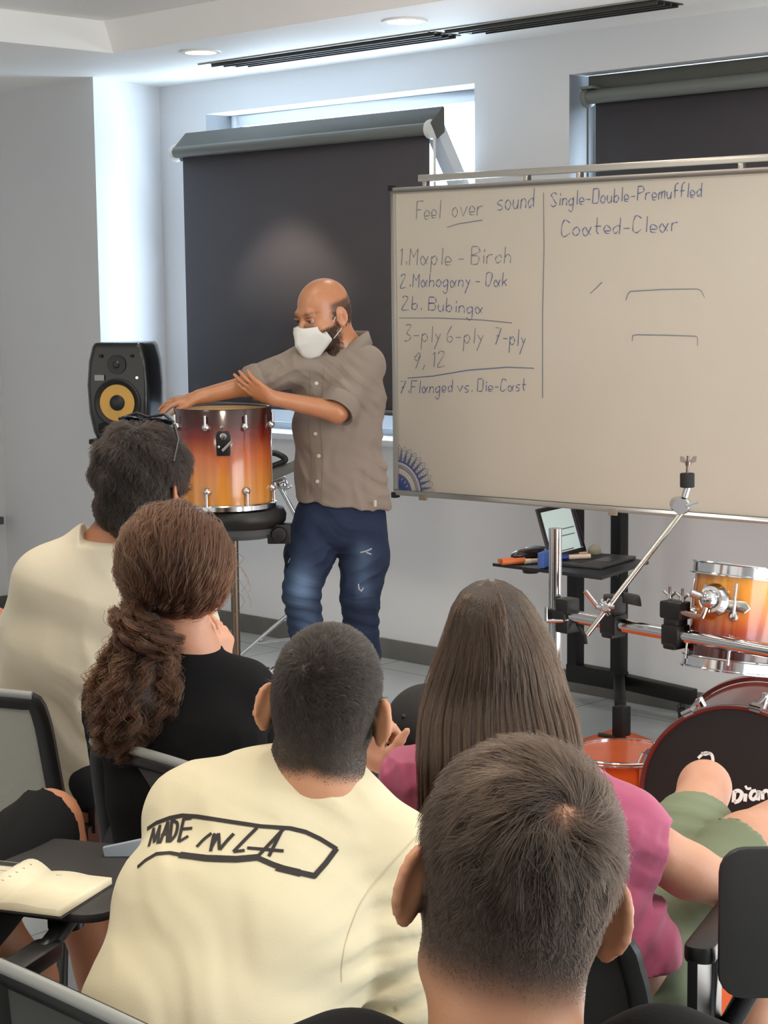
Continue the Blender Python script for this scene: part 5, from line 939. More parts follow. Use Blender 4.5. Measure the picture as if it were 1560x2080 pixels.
def curls(path, rads, N, amp, turns, name, k=34, spread=1.):
    path = spline(path, 8); tt = np.linspace(0, 1, len(path)); rr = np.interp(tt, np.linspace(0, 1, len(rads)), rads); nc = max(5, N // 75); oc = RNG.normal(0, .62, (nc, 3)); oc = oc / np.maximum(1, np.linalg.norm(oc, axis=1))[:, None] * spread; ci = RNG.integers(0, nc, N); o1 = oc[ci] + RNG.normal(0, .085, (N, 3)); cl = RNG.uniform(0, 6.28, nc)[ci] + RNG.normal(0, .25, N); st = []; end = RNG.uniform(.75, 1.02, N); hand_ = RNG.choice([-1, 1], N)
    for u in np.linspace(0, 1, k):
        v = np.clip(u * end, 0, 1); c_ = np.stack([np.interp(v, tt, path[:, i]) for i in range(3)], 1); r_ = np.interp(v, tt, rr)[:, None]; a = amp * min(1, u * 4)
        st.append(c_ + o1 * r_ * 1.1 + a * np.stack([np.cos(cl + turns * 6.28 * v), np.sin(cl * 1.7 + turns * 6.28 * v), .5 * np.sin(cl + turns * 5 * v)], 1) + RNG.normal(0, .0005, (N, 3)))
    return strands(name, np.stack(st, 1), HB4, hm_, .0005, .0003)
curls(tail, [.024, .056, .074, .068, .034], 9000, .0075, 5, 'ponytail_strands'); curls([T0 + (-.03, 0, 0), bun + (0, -.03, -.01), bun + (.03, -.02, -.03), tail[0]], [.036, .04, .042, .028], 3200, .010, 2.5, 'bun_strands', 22)
curls([T0, P(240, 1300, YB - .1), P(212, 1340, YB - .1), P(230, 1362, YB - .1)], [.02, .03, .03, .03], 10, .014, 2, 'loose_curls'); curls([P(470, 1120, YB), P(492, 1180, YB), P(500, 1260, YB)], [.015, .025, .03], 5, .012, 1.5, 'loose_curls')
MB().lathe(c2r(P(288, 1262, YB - .09)), [(.024, -.007), (.036, -.005), (.036, .005), (.024, .007)], c2r(unit(np.array([.1, -.5, -.8]))), 24, True).build('hair_tie', mat('hair_tie_black', (14, 13, 14), .9), B4)
seated_legs(B4, P(400, 1720, 3.58) * (1, 1, 0) + (0, 0, .585), .2, DARKT, SHOE)

# ------------------------------------------------------------------ the dark-haired man at the left in a cream shirt
YB = 4.2; hc_ = P(290, 990, YB); M5 = hframe(.42, -.12, .03); B5 = empty('person', c2r((*P(120, 1600, 4.25)[:2], 0)), 'man with dark tousled hair, sunglasses on his head and a plain cream shirt', 'person', 'seated audience seen from behind')
nb = P(254, 1084, YB); ls, rs = P(104, 1186, 4.2), P(350, 1170, 4.25); tor = [(P(120, 1640, 4.25), .175, .125), (P(140, 1500, 4.25), .18, .125), (P(180, 1330, 4.22), .195, .125), (P(212, 1210, 4.2), .185, .11), (P(238, 1122, 4.2), .11, .075)]
F = SDF(np.minimum(P(-120, 1660, 4.0), P(-120, 1660, 4.6)) - .02, np.maximum(P(520, 860, 4.9), P(520, 860, 4.3)), .0062); head(F, hc_, M5, 1.05, nb, .058); F.loft([(p, a - .02, b - .018) for p, a, b in tor], (1, 0, .05), .03); F.cone(nb, tor[-1][0], .06, .07, .03)
F.chain([ls, P(6, 1400, 4.38), P(-14, 1268, 4.5), P(-70, 1262, 4.7)], [.05, .042, .040, .03], .02); hand(F, P(-74, 1262, 4.71), (-.5, .5, 0), (0, 0, 1), (0, -1, 0)); F.chain([rs, P(420, 1330, 4.5), P(330, 1440, 4.7)], [.05, .042, .03], .02); hand(F, P(330, 1440, 4.7), (-.6, .6, .1), (0, 0, 1), (0, 1, 0))
o, V, Q = emit(F, 'body', SKIN2, B5, lambda V: .9 * scalp((V - hc_) @ M5 / 1.05, -.092))
HB5 = hairmat('hair_dark_brown', (25, 19, 16), .45, .5); F = SDF(hc_ - .2, hc_ + .2, .005); L5 = lambda *p: hc_ + M5 @ (np.array(p) * 1.05)
F.ell(L5(0, -.012, .042), np.array([.096, .112, .098]) * 1.05, M5, 0); F.ell(L5(0, -.05, -.03), np.array([.078, .066, .088]) * 1.05, M5, .03); F.ell(L5(0, .10, -.06), np.array([.09, .085, .10]) * 1.05, M5, .01, 's'); F.half(L5(0, -.06, -.112), -M5[:, 2])
for x in (-1, 1): F.ell(L5(x * .092, .02, -.03), np.array([.03, .035, .045]) * 1.05, M5, .008, 's')
F.disp(lambda x, y, z: .005 * np.sin(70 * x + 20 * z) * np.sin(60 * z + 33 * y)); hm_, V, Q = emit(F, 'hair', mat('hair_mass_dark', (24, 19, 17), .6, bump=(60, 1.)), B5)
crop_hair(V, Q, hc_, M5, 1.05, 16000, lambda l: .018 + .022 * sm(-.05, .06, l[:, 2]), lambda l: np.ones(len(l)), (.0, -.05, .12), .4, HB5, hm_, 'hair_strands', jit=.35, swirl=.6, clump=.45, r0=.0005, k=6)
F = SDF(np.minimum(P(-60, 1650, 4.0), P(-60, 1650, 4.6)) - .02, np.maximum(P(520, 1050, 4.7), P(520, 1050, 4.3)), .0062); F.loft(tor, (1, 0, .05), .035); F.chain([tor[-1][0], ls], [.085, .08], .035); F.chain([tor[-1][0], rs], [.085, .08], .035); F.chain([ls, P(48, 1318, 4.3)], [.085, .076], .03); F.chain([rs, P(390, 1270, 4.4)], [.078, .068], .03)
F.cone(nb + (0, 0, -.02), P(262, 1064, 4.21), .068, .066, .012); F.cone(nb + (0, .01, -.02), P(275, 1040, 4.24), .06, .06, .005, 's'); F.half(P(245, 1076, 4.2), (-.12, -.25, 1), P(150, 1140, 4.0), P(400, 1000, 4.5)); F.half(P(130, 1606, 4.25), (.1, 0, -1))
F.disp(wrinkles(.08, .006, (.5, 0, -1), 3, 8)); F.disp(folds([(P(215, 1480, 4.1), (.8, 0, 1), .085, .005, .13), (P(230, 1330, 4.1), (1, 0, -.6), .11, .004, .12)])); emit(F, 'shirt', CREAM('cream_plain_cotton', (206, 197, 176), (199, 189, 167)), B5)
MB().tube([c2r(P(*q_)) for q_ in ((183, 1086, 4.24), (188, 1078, 4.2), (200, 1076, 4.16), (240, 1090, 4.13))], .0028, 8).build('neck_cord', BLACKP, B5)
seated_legs(B5, P(120, 1640, 4.25) * (1, 1, 0) + (0, 0, .585), .35, DARKT, SHOE)
sg = empty('sunglasses', c2r(L5(0, .06, .13)), 'dark sunglasses pushed up on the hair of the man at the left', 'sunglasses'); SGM = mat('sunglass_black', (14, 14, 15), .5)
for x in (-1, 1): MB().ball(c2r(L5(x * .036, .0, .146)), (.031, .006, .025), 20, (rotz(YAW) @ M5) @ np.array([[1, 0, 0], [0, .25, .97], [0, -.97, .25]]).T).build('lens', mat('mirror_lens', (60, 70, 84), .06, .9), sg); MB().tube([c2r(L5(x * .07, .0, .140)), c2r(L5(x * .094, -.02, .108)), c2r(L5(x * .103, -.05, .06))], .0035, 8).build('temple', SGM, sg)
MB().tube([c2r(L5(x, .002 + y_, .150 + z_)) for x, y_, z_ in ((-.07, -.006, -.004), (-.035, .01, .012), (0, .002, .004), (.035, .01, .012), (.07, -.006, -.004))], .0035, 8).build('bridge', SGM, sg)

# ------------------------------------------------------------------ the bare-legged sitter cut off by the left edge
B6 = empty('person', c2r((*P(-190, 1850, 2.95)[:2], 0)), 'person in black shorts cut off by the left edge, one bare shin showing', 'person', 'seated audience seen from behind')
hp_ = P(-345, 2030, 2.85); k1 = P(98, 1672, 3.38); a1 = P(206, 1960, 3.36); k2 = P(-40, 1870, 3.22); a2 = P(60, 1990, 3.2); sh = hp_ + (-.02, -.08, .45); hd6 = sh + (0, .05, .27)
F = SDF(np.minimum(hp_, a2) - (.35, .25, .72), np.maximum(hd6, a1) + (.15, .35, .2), .0085); head(F, hd6, hframe(.2, -.1), 1., sh + (0, .0, .06)); F.loft([(hp_, .14, .1), (hp_ + (0, -.03, .2), .125, .085), (sh - (0, 0, .06), .14, .08)], (1, 0, 0), .03)
for x, k, a in ((1, k1, a1), (-1, k2, a2)): F.chain([hp_ + (x * .08, .02, 0), k, a, (a[0], a[1] + .02, .08)], [.085, .058, .046, .036], .03); F.cone((a[0], a[1] + .02, .06), (a[0], a[1] + .16, .035), .036, .03, .02)
for x in (-1, 1): F.chain([sh + (x * .17, 0, -.03), sh + (x * .22, .05, -.28), sh + (x * .12, .25, -.36)], [.05, .042, .03], .03); hand(F, sh + (x * .12, .25, -.36), (0, 1, -.2), (0, .2, 1), (-x, 0, 0))
emit(F, 'body', SKIN2, B6, lambda V: .92 * scalp((V - hd6) @ hframe(.2, -.1), -.09)); F = SDF(hp_ - (.3, .25, .2), np.maximum(hp_, k1) + (.15, .2, .25), .0075); F.loft([(hp_, .155, .12), (hp_ + (0, 0, .1), .145, .11)], (1, 0, 0), .03)
for x, k in ((1, k1), (-1, hp_ + (k2 - hp_) * .8)): F.chain([hp_ + (x * .08, .02, 0), k], [.1, .074], .03)
q = k1 - unit(k1 - hp_) * .0; F.half(k1 + (.004, .0, 0), unit(k1 - hp_), k1 - .15, k1 + .2); F.disp(folds([(k1, (1, 0, .3), .05, .003, .2)])); emit(F, 'shorts', mat('black_shorts', (11, 11, 12), .9, bump=(420, .2), spec=.25), B6)
F = SDF(hp_ - (.4, .4, .1), hd6 + (.4, .4, -.06), .0085); F.loft([(hp_, .155, .115), (hp_ + (0, -.03, .2), .15, .105), (sh - (0, 0, .05), .185, .11), (sh + (0, 0, .05), .095, .085)], (1, 0, 0), .04); F.cone(sh + (0, 0, .07), sh + (0, .01, .2), .066, .066, .006, 's')
for x in (-1, 1): F.chain([sh + (x * .04, 0, .03), sh + (x * .15, 0, -.03), sh + (x * .205, .03, -.2)], [.08, .075, .065], .03)
emit(F, 'shirt', mat('grey_cotton', (96, 98, 104), .85), B6); F = SDF((-1.6, 2.8, -.01), (.2, 3.8, .3), .01)
for a in (a1, a2): F.cone((a[0], a[1] + .01, .05), (a[0], a[1] + .17, .04), .048, .04, .02); F.cone((a[0], a[1] + .02, .06), (a[0], a[1] + .02, .2), .046, .044, .02); F.half((0, 0, .004), (0, 0, -1))
emit(F, 'socks', mat('white_sock', (214, 214, 212), .9), B6)
crop_hair(*[x_ for x_ in (lambda F: (head(F, hd6, hframe(.2, -.1), 1.), F.mesh())[1])(SDF(hd6 - .17, hd6 + .17, .008))], hd6, hframe(.2, -.1), 1., 14000, lambda l: np.full(len(l), .016), lambda l: scalp(l), (0, -.08, .08), .4, HB5, B6, r0=.0006)
# ------------------------------------------------------------------ the standing man behind the tom
YM = 6.78; hc_ = P(655, 636, YM - .06); M0 = hframe(math.radians(228), -.30, -.03); sM = 1.06
B0 = empty('person', c2r((*P(690, 1040, YM)[:2], 0)), 'bald bearded man in a white face mask and grey shirt, standing behind the tom shell', 'person')
nb = P(702, 712, YM); lsh, rsh = P(742, 742, YM - .02), P(612, 742, YM - .05)
le, lw = P(684, 836, YM - .17), P(553, 808, YM - .22); re_, rw = P(506, 782, YM - .08), P(404, 806, YM - .12)
hipc = P(692, 1050, YM); kl, al_ = P(730, 1215, YM - .03), P(731, 1470, YM + .03); kr, ar_ = P(612, 1205, YM - .08), P(622, 1480, YM)
xm = (.97, -.22, 0)
F = SDF(np.array([P(310, 1000, YM)[0], YM - .48, -.01]), np.array([P(830, 1000, YM)[0], YM + .32, hc_[2] + .17]), .0045)
Lm = head(F, hc_, M0, sM, nb, .054, .8)
torm = [(hipc, .155, .11), (P(690, 980, YM + .01), .15, .105), (P(690, 860, YM), .16, .11), (P(688, 780, YM), .165, .11), (P(690, 735, YM - .01), .12, .08)]
F.loft([(p, a - .02, b - .02) for p, a, b in torm], xm, .03); F.cone(nb, torm[-1][0], .055, .07, .03)
F.chain([lsh, le, lw], [.044, .039, .0265], .02); F.chain([rsh, re_, rw], [.044, .038, .0265], .02)
hand(F, lw, (-.86, .05, .52), (-.3, -.8, -.5), (.2, .2, -1), (.1, .12, .16, .24), .05, .98, (.5, .25)); hand(F, rw, (-.95, -.12, -.16), (-.1, -.25, 1), (.1, -1, -.1), (.22, .3, .2, .25), .34, 1.0, (.4, .2))
F.chain([hipc + (.06, 0, 0), kl, al_], [.07, .045, .036], .03); F.chain([hipc - (.07, 0, 0), kr, ar_], [.07, .045, .036], .03)
for a, x in ((al_, .06), (ar_, -.05)): F.cone((a[0], a[1], .06), (a[0] + x, a[1] - .15, .04), .036, .03, .02)
def man_tint(V):
    l = (V - hc_) @ M0 / sM; x, y, z = l[:, 0], l[:, 1], l[:, 2]
    near = ((l ** 2).sum(1) < .165 ** 2); beard = near * sm(-.045, -.06, z - .45 * np.maximum(np.abs(x) - .03, 0)) * sm(-.02, .015, y) * sm(-.15, -.13, z); side = near * sm(.045, .03, z) * sm(.03, .005, y) * sm(-.06, -.04, z) * sm(-.095, -.05, z); ear = np.abs(x) > .078
    brow = near * np.exp(-((np.abs(x) - .033) / .017) ** 2 - ((z - .026 + .12 * np.abs(np.abs(x) - .03)) / .005) ** 2) * (y > .05)
    return np.where(ear & (z > -.05), 0, np.maximum(np.maximum(beard * .85, side * .8), brow * .85))
o, V, Q = emit(F, 'body', mat('skin_man', (186, 134, 100), .34, sss=.08, var=(20, (178, 116, 80), .7), tint=(44, 33, 28), bump=(200, .06)), B0, man_tint)
HBM = hairmat('hair_stubble_dark', (34, 27, 24), .4, .3)
crop_hair(V, Q, hc_, M0, sM, 5000, lambda l: .007 + .006 * (l[:, 2] < -.06), lambda l: man_tint(hc_ + M0 @ l.T if False else (l * sM) @ M0.T + hc_) * (np.abs(l[:, 2] - .026) > .012), (0, 0, .14), .4, HBM, B0, jit=.3, swirl=0, r0=.0006)
for x in (-1, 1):
    e = MB(); e.ball(c2r(Lm(x * .031, .080, .0005)), .0108, 16); eo = e.build('eye', mat('eye_white', (168, 156, 146), .3), B0)
    q = Lm(x * .031, .080, -.0005) + M0 @ np.array([-.15, .98, -.1]) * .0093; MB().ball(c2r(q), .0052, 14).build('iris', mat('iris_brown', (34, 22, 16), .15), eo)
    MB().tube([c2r(Lm(x * (.031 + d), .0915 - abs(d) * .22, .0075 - d * d * 9)) for d in (-.015, -.008, 0, .008, .015)], .0032, 8).build('eyelid', mat('eyelid_skin', (166, 108, 78), .5), eo)
# folded face mask with a centre ridge and ear loops
MKM = mat('white_mask_fabric', (206, 206, 201), .8, bump=(300, .1)); V = []; nu, nv = 17, 13
for i in range(nu):
    t_ = i / (nu - 1); top = np.interp(t_, [0, .12, 1], [.0, .0, 0]); ridge = np.array([0, np.interp(t_, [0, .15, .5, .85, 1], [.116, .138, .150, .130, .108]), np.interp(t_, [0, 1], [-.008, -.130])]); sx_ = np.interp(t_, [0, .3, .6, 1], [.050, .066, .066, .030]); sy_ = np.interp(t_, [0, .3, .6, 1], [.074, .054, .036, .078]); sz_ = np.interp(t_, [0, .3, .6, 1], [-.022, -.046, -.080, -.128])
    for j in range(nv):
        s_ = -1 + 2 * j / (nv - 1); a_ = abs(s_); b_ = np.array([math.copysign(1, s_) * sx_, sy_, sz_]); p = ridge * (1 - a_) + b_ * a_; p[0] = s_ * sx_; p[1] += (.009 + .014 * (1 - t_) ** 2) * math.sin(a_ * math.pi) ; V.append(c2r(Lm(*p)))
mk = npmesh('face_mask', V, [(i * nv + j, i * nv + j + 1, (i + 1) * nv + j + 1, (i + 1) * nv + j) for i in range(nu - 1) for j in range(nv - 1)], MKM, B0); mk.modifiers.new('thick', 'SOLIDIFY').thickness = .0025
for x in (-1, 1): MB().tube([c2r(Lm(x * .064, .036, -.044)), c2r(Lm(x * .079, .004, -.0)), c2r(Lm(x * .086, -.014, .016)), c2r(Lm(x * .086, -.022, -.012)), c2r(Lm(x * .078, .0, -.055)), c2r(Lm(x * .066, .03, -.078))], .0016, 6).build('ear_loop', MKM, mk)
# shirt
SHM = mat('grey_linen', (136, 124, 114), .85, bump=(560, .16), var=(6, (128, 116, 107), .8), sheen=.1)
F = SDF(np.array([P(470, 1000, YM)[0], YM - .34, P(690, 1045, YM)[2] - .02]), np.array([P(830, 1000, YM)[0], YM + .26, nb[2] + .06]), .0045)
tors = [(P(696, 1032, YM), .183, .135), (P(692, 960, YM + .01), .166, .125), (P(686, 870, YM), .16, .12), (P(688, 800, YM), .168, .122), (P(692, 748, YM - .005), .135, .092)]
F.loft(tors, xm, .035); F.chain([tors[-1][0], lsh], [.085, .068], .035); F.chain([tors[-1][0], rsh], [.085, .066], .035); F.cone(torm[-1][0], nb + (0, .01, -.01), .075, .062, .03)
for a_, b_, r0_, r1_ in ((lsh, le, .069, .064), (rsh, re_, .067, .060)):
    G = SDF(F.lo, F.lo + F.h * (np.array(F.f.shape) - 1), F.h); G.chain([a_, b_], [r0_, r1_], .03); G.half(a_ + (b_ - a_) * .95, b_ - a_); s_ = tuple(slice(0, min(a, b)) for a, b in zip(F.f.shape, G.f.shape)); F.f[s_] = _smin(F.f[s_], G.f[s_], .03)
F.half(P(700, 1024, YM), (-.12, 0, -1), None, None, .004); F.cone(nb - (0, 0, .01), nb + (0, 0, .2), .055, .056, .006, 's'); d_ = Lm(0, .06, -.14) - nb; F.cone(nb + (-.035, -.045, .04), nb + (-.055, -.085, -.045), .040, .012, .008, 's')
F.disp(wrinkles(.075, .0075, (.35, 0, -1), 3, 11)); F.disp(folds([(P(660, 770, YM - .1), (.6, 0, 1), .055, .006, .11), (P(705, 790, YM - .1), (1, 0, 1), .05, .006, .1), (P(690, 940, YM - .12), (1, 0, .25), .12, .006, .2), (P(735, 800, YM - .05), (.5, 0, 1), .035, .005, .08), (P(560, 755, YM - .1), (.8, 0, -1), .04, .005, .08), (P(770, 960, YM - .02), (.6, 0, 1), .05, .006, .1)]))
so, V, Q = emit(F, 'shirt', SHM, B0); bv = bvh_of(V, Q)
def cuff(a, b, t, r, nm): d = unit(b - a); q = a + (b - a) * t; mb = MB(); mb.lathe(fix(q), [(r - .012, -.004), (r - .003, -.012), (r + .004, .0), (r + .005, .03), (r + .001, .045), (r - .006, .05)], fix(-d), 36, True); mb.build(nm, SHM, so)
cuff(lsh, le, .97, .069, 'rolled_cuff'); cuff(rsh, re_, .97, .064, 'rolled_cuff')
mb = MB(); cv = []
for i in range(26):                         # turned-down collar, open at the throat
    a = math.radians(300 * i / 25 + 30); dx, dy = math.sin(a), -math.cos(a); ft = math.exp(-((min(i, 25 - i)) / 4.) ** 2); r_ = .068
    q = nb + M0 @ np.array([0, 0, 0]); d = hframe(math.radians(222)) @ np.array([math.sin(a), -math.cos(a) * -1 * -1, 0]); d = np.array([dx * math.cos(.75) + dy * math.sin(.75) * 1, -dx * math.sin(.75) + dy * math.cos(.75), 0])
    ncc = nb * (1, 1, 0) + np.array([.006, .012, 0]); z0 = nb[2] + .040 - .05 * ft; cv.append([c2r(ncc + d * r_ + (0, 0, z0 - .012)), c2r(ncc + d * (r_ + .004) + (0, 0, z0 + .028)), c2r(ncc + d * (r_ + .011) + (0, 0, z0 + .03)), c2r(ncc + d * (r_ + .026 + .012 * ft) + (0, 0, z0 - .016 - .022 * ft))])
for r in cv: pass
V2 = [p for r in cv for p in r]; co_ = npmesh('collar', V2, [(i * 4 + j, i * 4 + j + 1, (i + 1) * 4 + j + 1, (i + 1) * 4 + j) for i in range(25) for j in range(3)], SHM, so); co_.modifiers.new('thick', 'SOLIDIFY').thickness = .003
for q_ in ((643, 779), (641, 881), (648, 926), (645, 978)):
    p, n_ = on_surface(bv, *q_, .0005)
    if p is not None: MB().lathe(fix(p), [(0, 0), (.0068, 0), (.0072, .0015), (.006, .003), (0, .0024)], fix(n_), 18).build('button', mat('pearl_button', (208, 200, 190), .35), so)
print_strokes(bv, [spline([(658, 745), (655, 790), (650, 860), (655, 930), (652, 1015)], 5), spline([(630, 755), (629, 800), (627, 870), (632, 940), (630, 1015)], 5)], .0022, 'placket_edge', mat('linen_seam', (120, 108, 99), .9), so, step=4)  # placket stitching lines, a little darker than the linen
# jeans
DEN = mat('blue_denim', (17, 31, 56), .85, bump=(600, .2), var=(9, (28, 46, 76), .7), tint=(112, 140, 176)); F = SDF(np.array([P(540, 1000, YM)[0], YM - .3, .03]), np.array([P(840, 1000, YM)[0], YM + .3, P(690, 985, YM)[2]]), .0045)
F.loft([(P(694, 1000, YM), .15, .115), (P(692, 1060, YM), .158, .125)], xm, .03); F.chain([hipc + (.07, 0, -.01), P(740, 1130, YM), kl, P(737, 1330, YM + .01), al_], [.1, .092, .07, .064, .062], .02); F.chain([hipc - (.075, 0, .01), P(628, 1125, YM - .04), kr, P(628, 1330, YM - .04), ar_], [.1, .09, .068, .064, .062], .02)
F.half(P(690, 996, YM), (0, 0, 1)); F.disp(wrinkles(.07, .008, (1, 0, .15), 2.5, 21)); F.disp(folds([(kr + (0, 0, -.03), (.25, 0, 1), .05, .007, .12), (kl + (0, 0, -.03), (.2, 0, 1), .055, .006, .12), (P(735, 1240, YM), (.1, 0, 1), .045, .007, .07), (hipc + (0, -.05, -.05), (.8, 0, 1), .07, .005, .12), (P(622, 1290, YM), (.2, 0, 1), .05, .005, .1)]))
worn = [(P(612, 1190, YM - .12), .075, .75), (P(628, 1275, YM - .1), .07, .35), (P(735, 1135, YM - .1), .06, .3), (P(738, 1190, YM - .1), .05, .25)]
jo, V, Q = emit(F, 'jeans', DEN, B0, lambda V: sum(k_ * np.exp(-(((V - c_) / np.array([r_ * .6, r_ * 1.5, r_])) ** 2).sum(1)) for c_, r_, k_ in worn)); bv = bvh_of(V, Q)
def patch(poly, name, m, lift=.0015):
    c = np.mean(poly, 0); pts = [on_surface(bv, *p, lift)[0] for p in poly]; pts = [p for p in pts if p is not None]; cc = on_surface(bv, *c, lift)[0]
    if cc is None or len(pts) < 3: return
    mb = MB(); mb.add([fix(cc)] + [fix(p) for p in pts], [(0, i + 1, (i + 1) % len(pts) + 1) for i in range(len(pts))]); mb.build(name, m, jo)
patch([(578, 1128), (584, 1118), (590, 1132), (588, 1146), (580, 1158), (574, 1148)], 'ripped_hole', mat('hole_dark', (16, 18, 24), .9))
FRAY = mat('frayed_thread', (166, 172, 180), .9); print_strokes(bv, [[(732, 1122), (742, 1120), (752, 1116)], [(744, 1122), (754, 1126)], [(748, 1118), (755, 1114)], [(728, 1186), (729, 1196), (734, 1201), (738, 1194)], [(576, 1158), (584, 1147), (590, 1133)]], .0045, 'frayed_threads', FRAY, jo, step=3)
print_strokes(bv, [spline([(762, 1018), (770, 1030), (790, 1038)], 4), spline([(676, 1058), (682, 1075), (690, 1100)], 4)], .003, 'seam', mat('denim_seam', (24, 40, 66), .9), jo, step=3)
mb = MB(); q = P(762, 1022, YM - .14); mb.tube([c2r(q + (0, 0, .01)), c2r(q - (0, 0, .012))], .006, 8); mb.build('cord_end', mat('cord_cream', (196, 188, 168), .8), B0)
F = SDF(np.array([P(540, 1000, YM)[0], YM - .4, -.01]), np.array([P(840, 1000, YM)[0], YM + .3, .17]), .008)
for a, x in ((al_, .06), (ar_, -.05)): F.cone((a[0], a[1], .06), (a[0] + x, a[1] - .17, .045), .05, .042, .02); F.half((0, 0, .004), (0, 0, -1))
emit(F, 'shoes', SHOE, B0)

# ================================================================== CHAIRS with tablet arms
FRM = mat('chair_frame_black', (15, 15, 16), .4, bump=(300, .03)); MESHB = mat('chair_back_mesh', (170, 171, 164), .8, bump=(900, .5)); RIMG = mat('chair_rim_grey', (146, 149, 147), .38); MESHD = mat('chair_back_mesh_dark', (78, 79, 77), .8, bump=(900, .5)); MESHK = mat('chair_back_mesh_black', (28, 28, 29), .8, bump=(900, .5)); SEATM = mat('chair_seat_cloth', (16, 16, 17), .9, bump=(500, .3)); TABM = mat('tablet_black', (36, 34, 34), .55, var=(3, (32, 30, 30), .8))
def back_pt(a, z):       # the curved, reclined back: a across, z height
    return np.array([a, -.235 - .16 * (z - .45) + .28 * a * a * 4 * .25, z])
def chair(label, x, y, Y, rz, ztop=.80, tablet=None, arms=True, mesh=None):
    p = P(x, y, Y); e = empty('tablet_chair', (0, 0, 0), label, 'chair', 'training chairs with tablet arms')
    wid = lambda z: np.interp(z, [.44, .5, ztop - .05, ztop], [.20, .235, .215, .20])
    mb = MB(); zs = np.linspace(.47, ztop, 9); L = [(-wid(z), z) for z in zs] + [(a, ztop + .012 * (1 - (a / .21) ** 2)) for a in np.linspace(-.17, .17, 9)] + [(wid(z), z) for z in zs[::-1]] + [(a, .468) for a in np.linspace(.14, -.14, 7)]
    L = spline(L + [L[0]], 3); mb.tube([back_pt(*q) for q in L], .022, 10, flat=(1., .75)); fr_ = mb.build('backrest_frame', FRM, e)
    tl = [(a, ztop + .018 + .012 * (1 - (a / .21) ** 2)) for a in np.linspace(-.20, .20, 17)]; MB().tube([back_pt(*q) + (0, -.012, .0) for q in tl], .0095, 10).build('top_rim', RIMG, e)
    V = []; n = 15
    for i in range(n):
        z = .475 + (ztop - .475) * i / (n - 1)
        for j in range(n): V.append(back_pt(wid(z) * (-1 + 2 * j / (n - 1)), z))
    mo = npmesh('mesh_back', V, [(i * n + j, i * n + j + 1, (i + 1) * n + j + 1, (i + 1) * n + j) for i in range(n - 1) for j in range(n - 1)], mesh or MESHB, e); mo.modifiers.new('thick', 'SOLIDIFY').thickness = .006
    MB().prism(rrect(.46, .45, .07), (0, 0, .425), (1, 0, 0), (0, 1, 0), .06).build('seat', SEATM, e, bevel=.018, seg=3)
    for s_ in (-1, 1):
        MB().tube(spline([back_pt(s_ * .19, .56) + (0, -.01, 0), (s_ * .225, -.25, .46), (s_ * .235, -.2, .42)], 4), .017, 10).build('back_support', FRM, e)
        for ty_, y1 in ((1, .27), (-1, -.3)):
            lg = MB().tube([(s_ * .215, ty_ * .05, .42), (s_ * .235, y1 * .8, .30), (s_ * .245, y1, .065)], .0135, 10).build('leg', FRM, e); MB().lathe((s_ * .245 - .012, y1, .03), [(0, 0), (.026, 0), (.03, .005), (.03, .019), (.026, .024), (0, .024)], (1, 0, 0), 20).build('caster', BLACKP, lg)
        if arms:
            ao = MB().prism(rrect(.05, .26, .02), (s_ * .275, .0, .655), (1, 0, 0), (0, 1, 0), .028).build('armrest', FRM, e, bevel=.006); MB().tube([(s_ * .27, -.02, .655), (s_ * .262, -.03, .52), (s_ * .235, -.04, .44)], .017, 10).box((s_ * .268, -.05, .56), .016, .16, .2).box((s_ * .255, -.06, .45), .03, .2, .06).build('arm_post', FRM, ao)
    if tablet == 'open':
        tb_ = MB().prism([(.27 + a, .30 + b) for a, b in rrect(.32, .36, .05)], (-.08, .035, .70), (1, 0, 0), (0, 1, 0), .016).build('tablet', TABM, e, bevel=.005); mb = MB(); mb.tube([(.275, .1, .668), (.265, .2, .69), (.2, .26, .692)], .016, 10); mb.lathe((.235, .24, .66), [(0, 0), (.03, 0), (.03, .038), (0, .038)], n=20); mb.build('tablet_hinge', FRM, tb_)
    elif tablet == 'folded':
        tb_ = MB().prism(rrect(.30, .24, .04), (.44, -.055, .725), (.913, .408, 0), (0, 0, 1), .016).build('tablet', TABM, e, bevel=.005); MB().tube([(.38, -.07, .66), (.34, -.02, .60), (.27, .05, .46)], .018, 10).build('tablet_hinge', FRM, tb_)
    e.location = c2r((p[0], p[1], 0)); e.rotation_euler[2] = YAW + rz; return e
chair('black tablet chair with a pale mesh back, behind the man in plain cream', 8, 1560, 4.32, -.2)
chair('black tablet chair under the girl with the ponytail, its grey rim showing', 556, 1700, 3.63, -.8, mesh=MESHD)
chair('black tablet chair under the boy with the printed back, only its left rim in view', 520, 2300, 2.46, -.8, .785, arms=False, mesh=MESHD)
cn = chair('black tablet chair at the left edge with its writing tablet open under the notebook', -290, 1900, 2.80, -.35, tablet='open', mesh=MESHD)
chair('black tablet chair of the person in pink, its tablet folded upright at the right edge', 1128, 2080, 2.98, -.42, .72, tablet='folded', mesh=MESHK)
chair('black tablet chair under the boy nearest the camera', 1030, 2500, 1.40, 0)
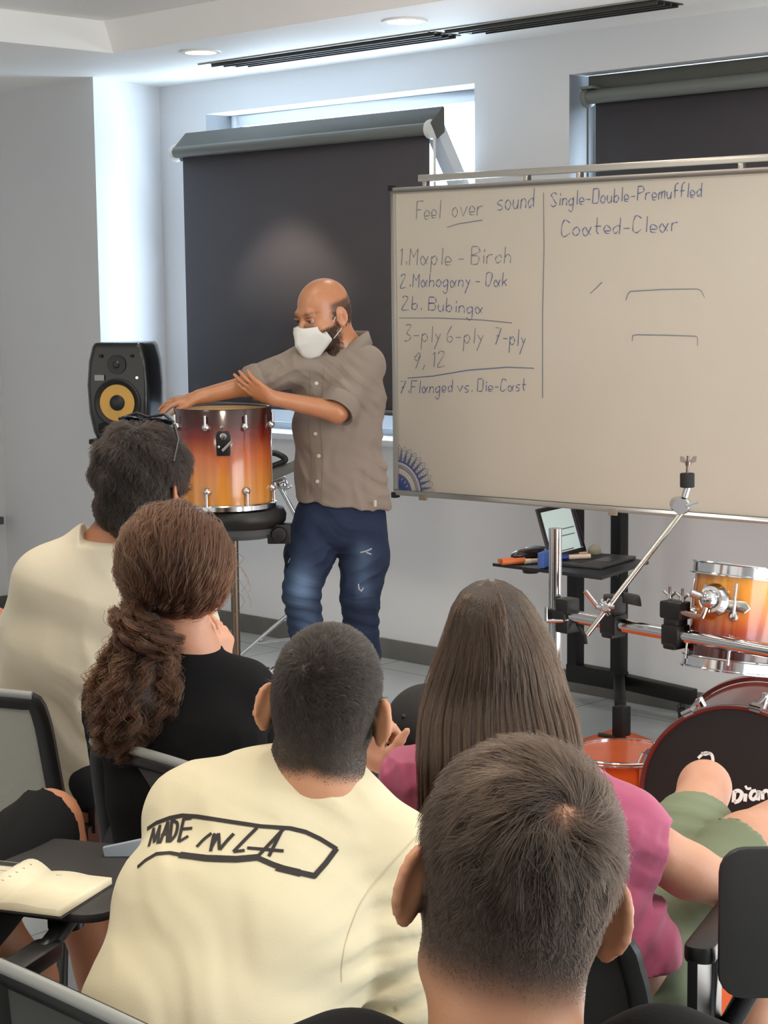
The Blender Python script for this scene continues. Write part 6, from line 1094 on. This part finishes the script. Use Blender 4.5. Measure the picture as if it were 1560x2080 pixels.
# notebook lying open on the tablet
PAG = mat('cream_paper', (238, 230, 202), .85, var=(40, (232, 222, 192), .6)); nz = .717
def onp(x, y): return onz(x, y, nz)
n0, n1, n2 = onp(62, 1838), onp(209, 1799), onp(100, 1780); nbk = empty('notebook', onp(110, 1820), 'open notebook with cream pages lying on the writing tablet', 'notebook')
sx_ = unit(onp(105, 1783) - onp(-5, 1848)); pg = unit(onp(209, 1796) - onp(105, 1783)); pg = unit(pg - sx_ * pg.dot(sx_)); o_ = onp(-5, 1848); Ls = np.linalg.norm(onp(105, 1783) - o_); wp = .115
for s_, nm in ((1, 'right_pages'), (-1, 'left_pages')):
    V = []; nn = 14
    for i in range(2):
        for j in range(nn):
            t_ = j / (nn - 1); h_ = (.012 + .012 * math.sin(min(1, t_ * 1.6) * math.pi) * (1.5 if s_ < 0 else .25)) ; V += [o_ + sx_ * Ls * i + pg * s_ * wp * t_ + VZ * h_, o_ + sx_ * Ls * i + pg * s_ * wp * t_ + VZ * .001]
    k = 2 * nn; Fq = []
    for j in range(nn - 1): a = 2 * j; Fq += [(a, a + 2, k + a + 2, k + a), (a, a + 1, a + 3, a + 2), (k + a, k + a + 2, k + a + 3, k + a + 1)]
    Fq += [(2 * nn - 2, 2 * nn - 1, k + 2 * nn - 1, k + 2 * nn - 2)]; npmesh(nm, V, Fq, PAG, nbk, False)
mb = MB(); mb.prism([(-wp - .004, -.004), (wp + .004, -.004), (wp + .004, Ls + .004), (-wp - .004, Ls + .004)], o_ - VZ * .002, pg, sx_ if np.cross(pg, sx_)[2] > 0 else sx_, .002); mb.build('cover', mat('notebook_cover', (40, 38, 40), .6), nbk)
mb = MB()
for r_ in range(5):
    for s_, f_ in ((-1, .9), (1, .35)):
        if s_ > 0 and r_ > 0: continue
        a = o_ + sx_ * Ls * (.86 - .13 * r_) + pg * s_ * wp * .2 + VZ * (.0285 if s_ < 0 else .0148); b = a + pg * s_ * wp * (f_ - .25 + .1 * math.sin(r_ * 3)); mb.tube([a, b], .0006, 4)
mb.build('pencil_lettering', mat('pencil_grey', (176, 172, 160), .8), nbk)
# grey folder under the chairs
q = P(262, 1772, 3.15); tag(MB().box(c2r(q), .07, .012, .11, VM @ np.array([[.98, 0, -.2], [0, 1, 0], [.2, 0, .98]])).build('folder', mat('pale_blue_grey_folder', (140, 150, 162), .5), bevel=.003, origin=c2r(q)), 'pale blue grey folder standing beside the boy in the printed shirt', 'folder')
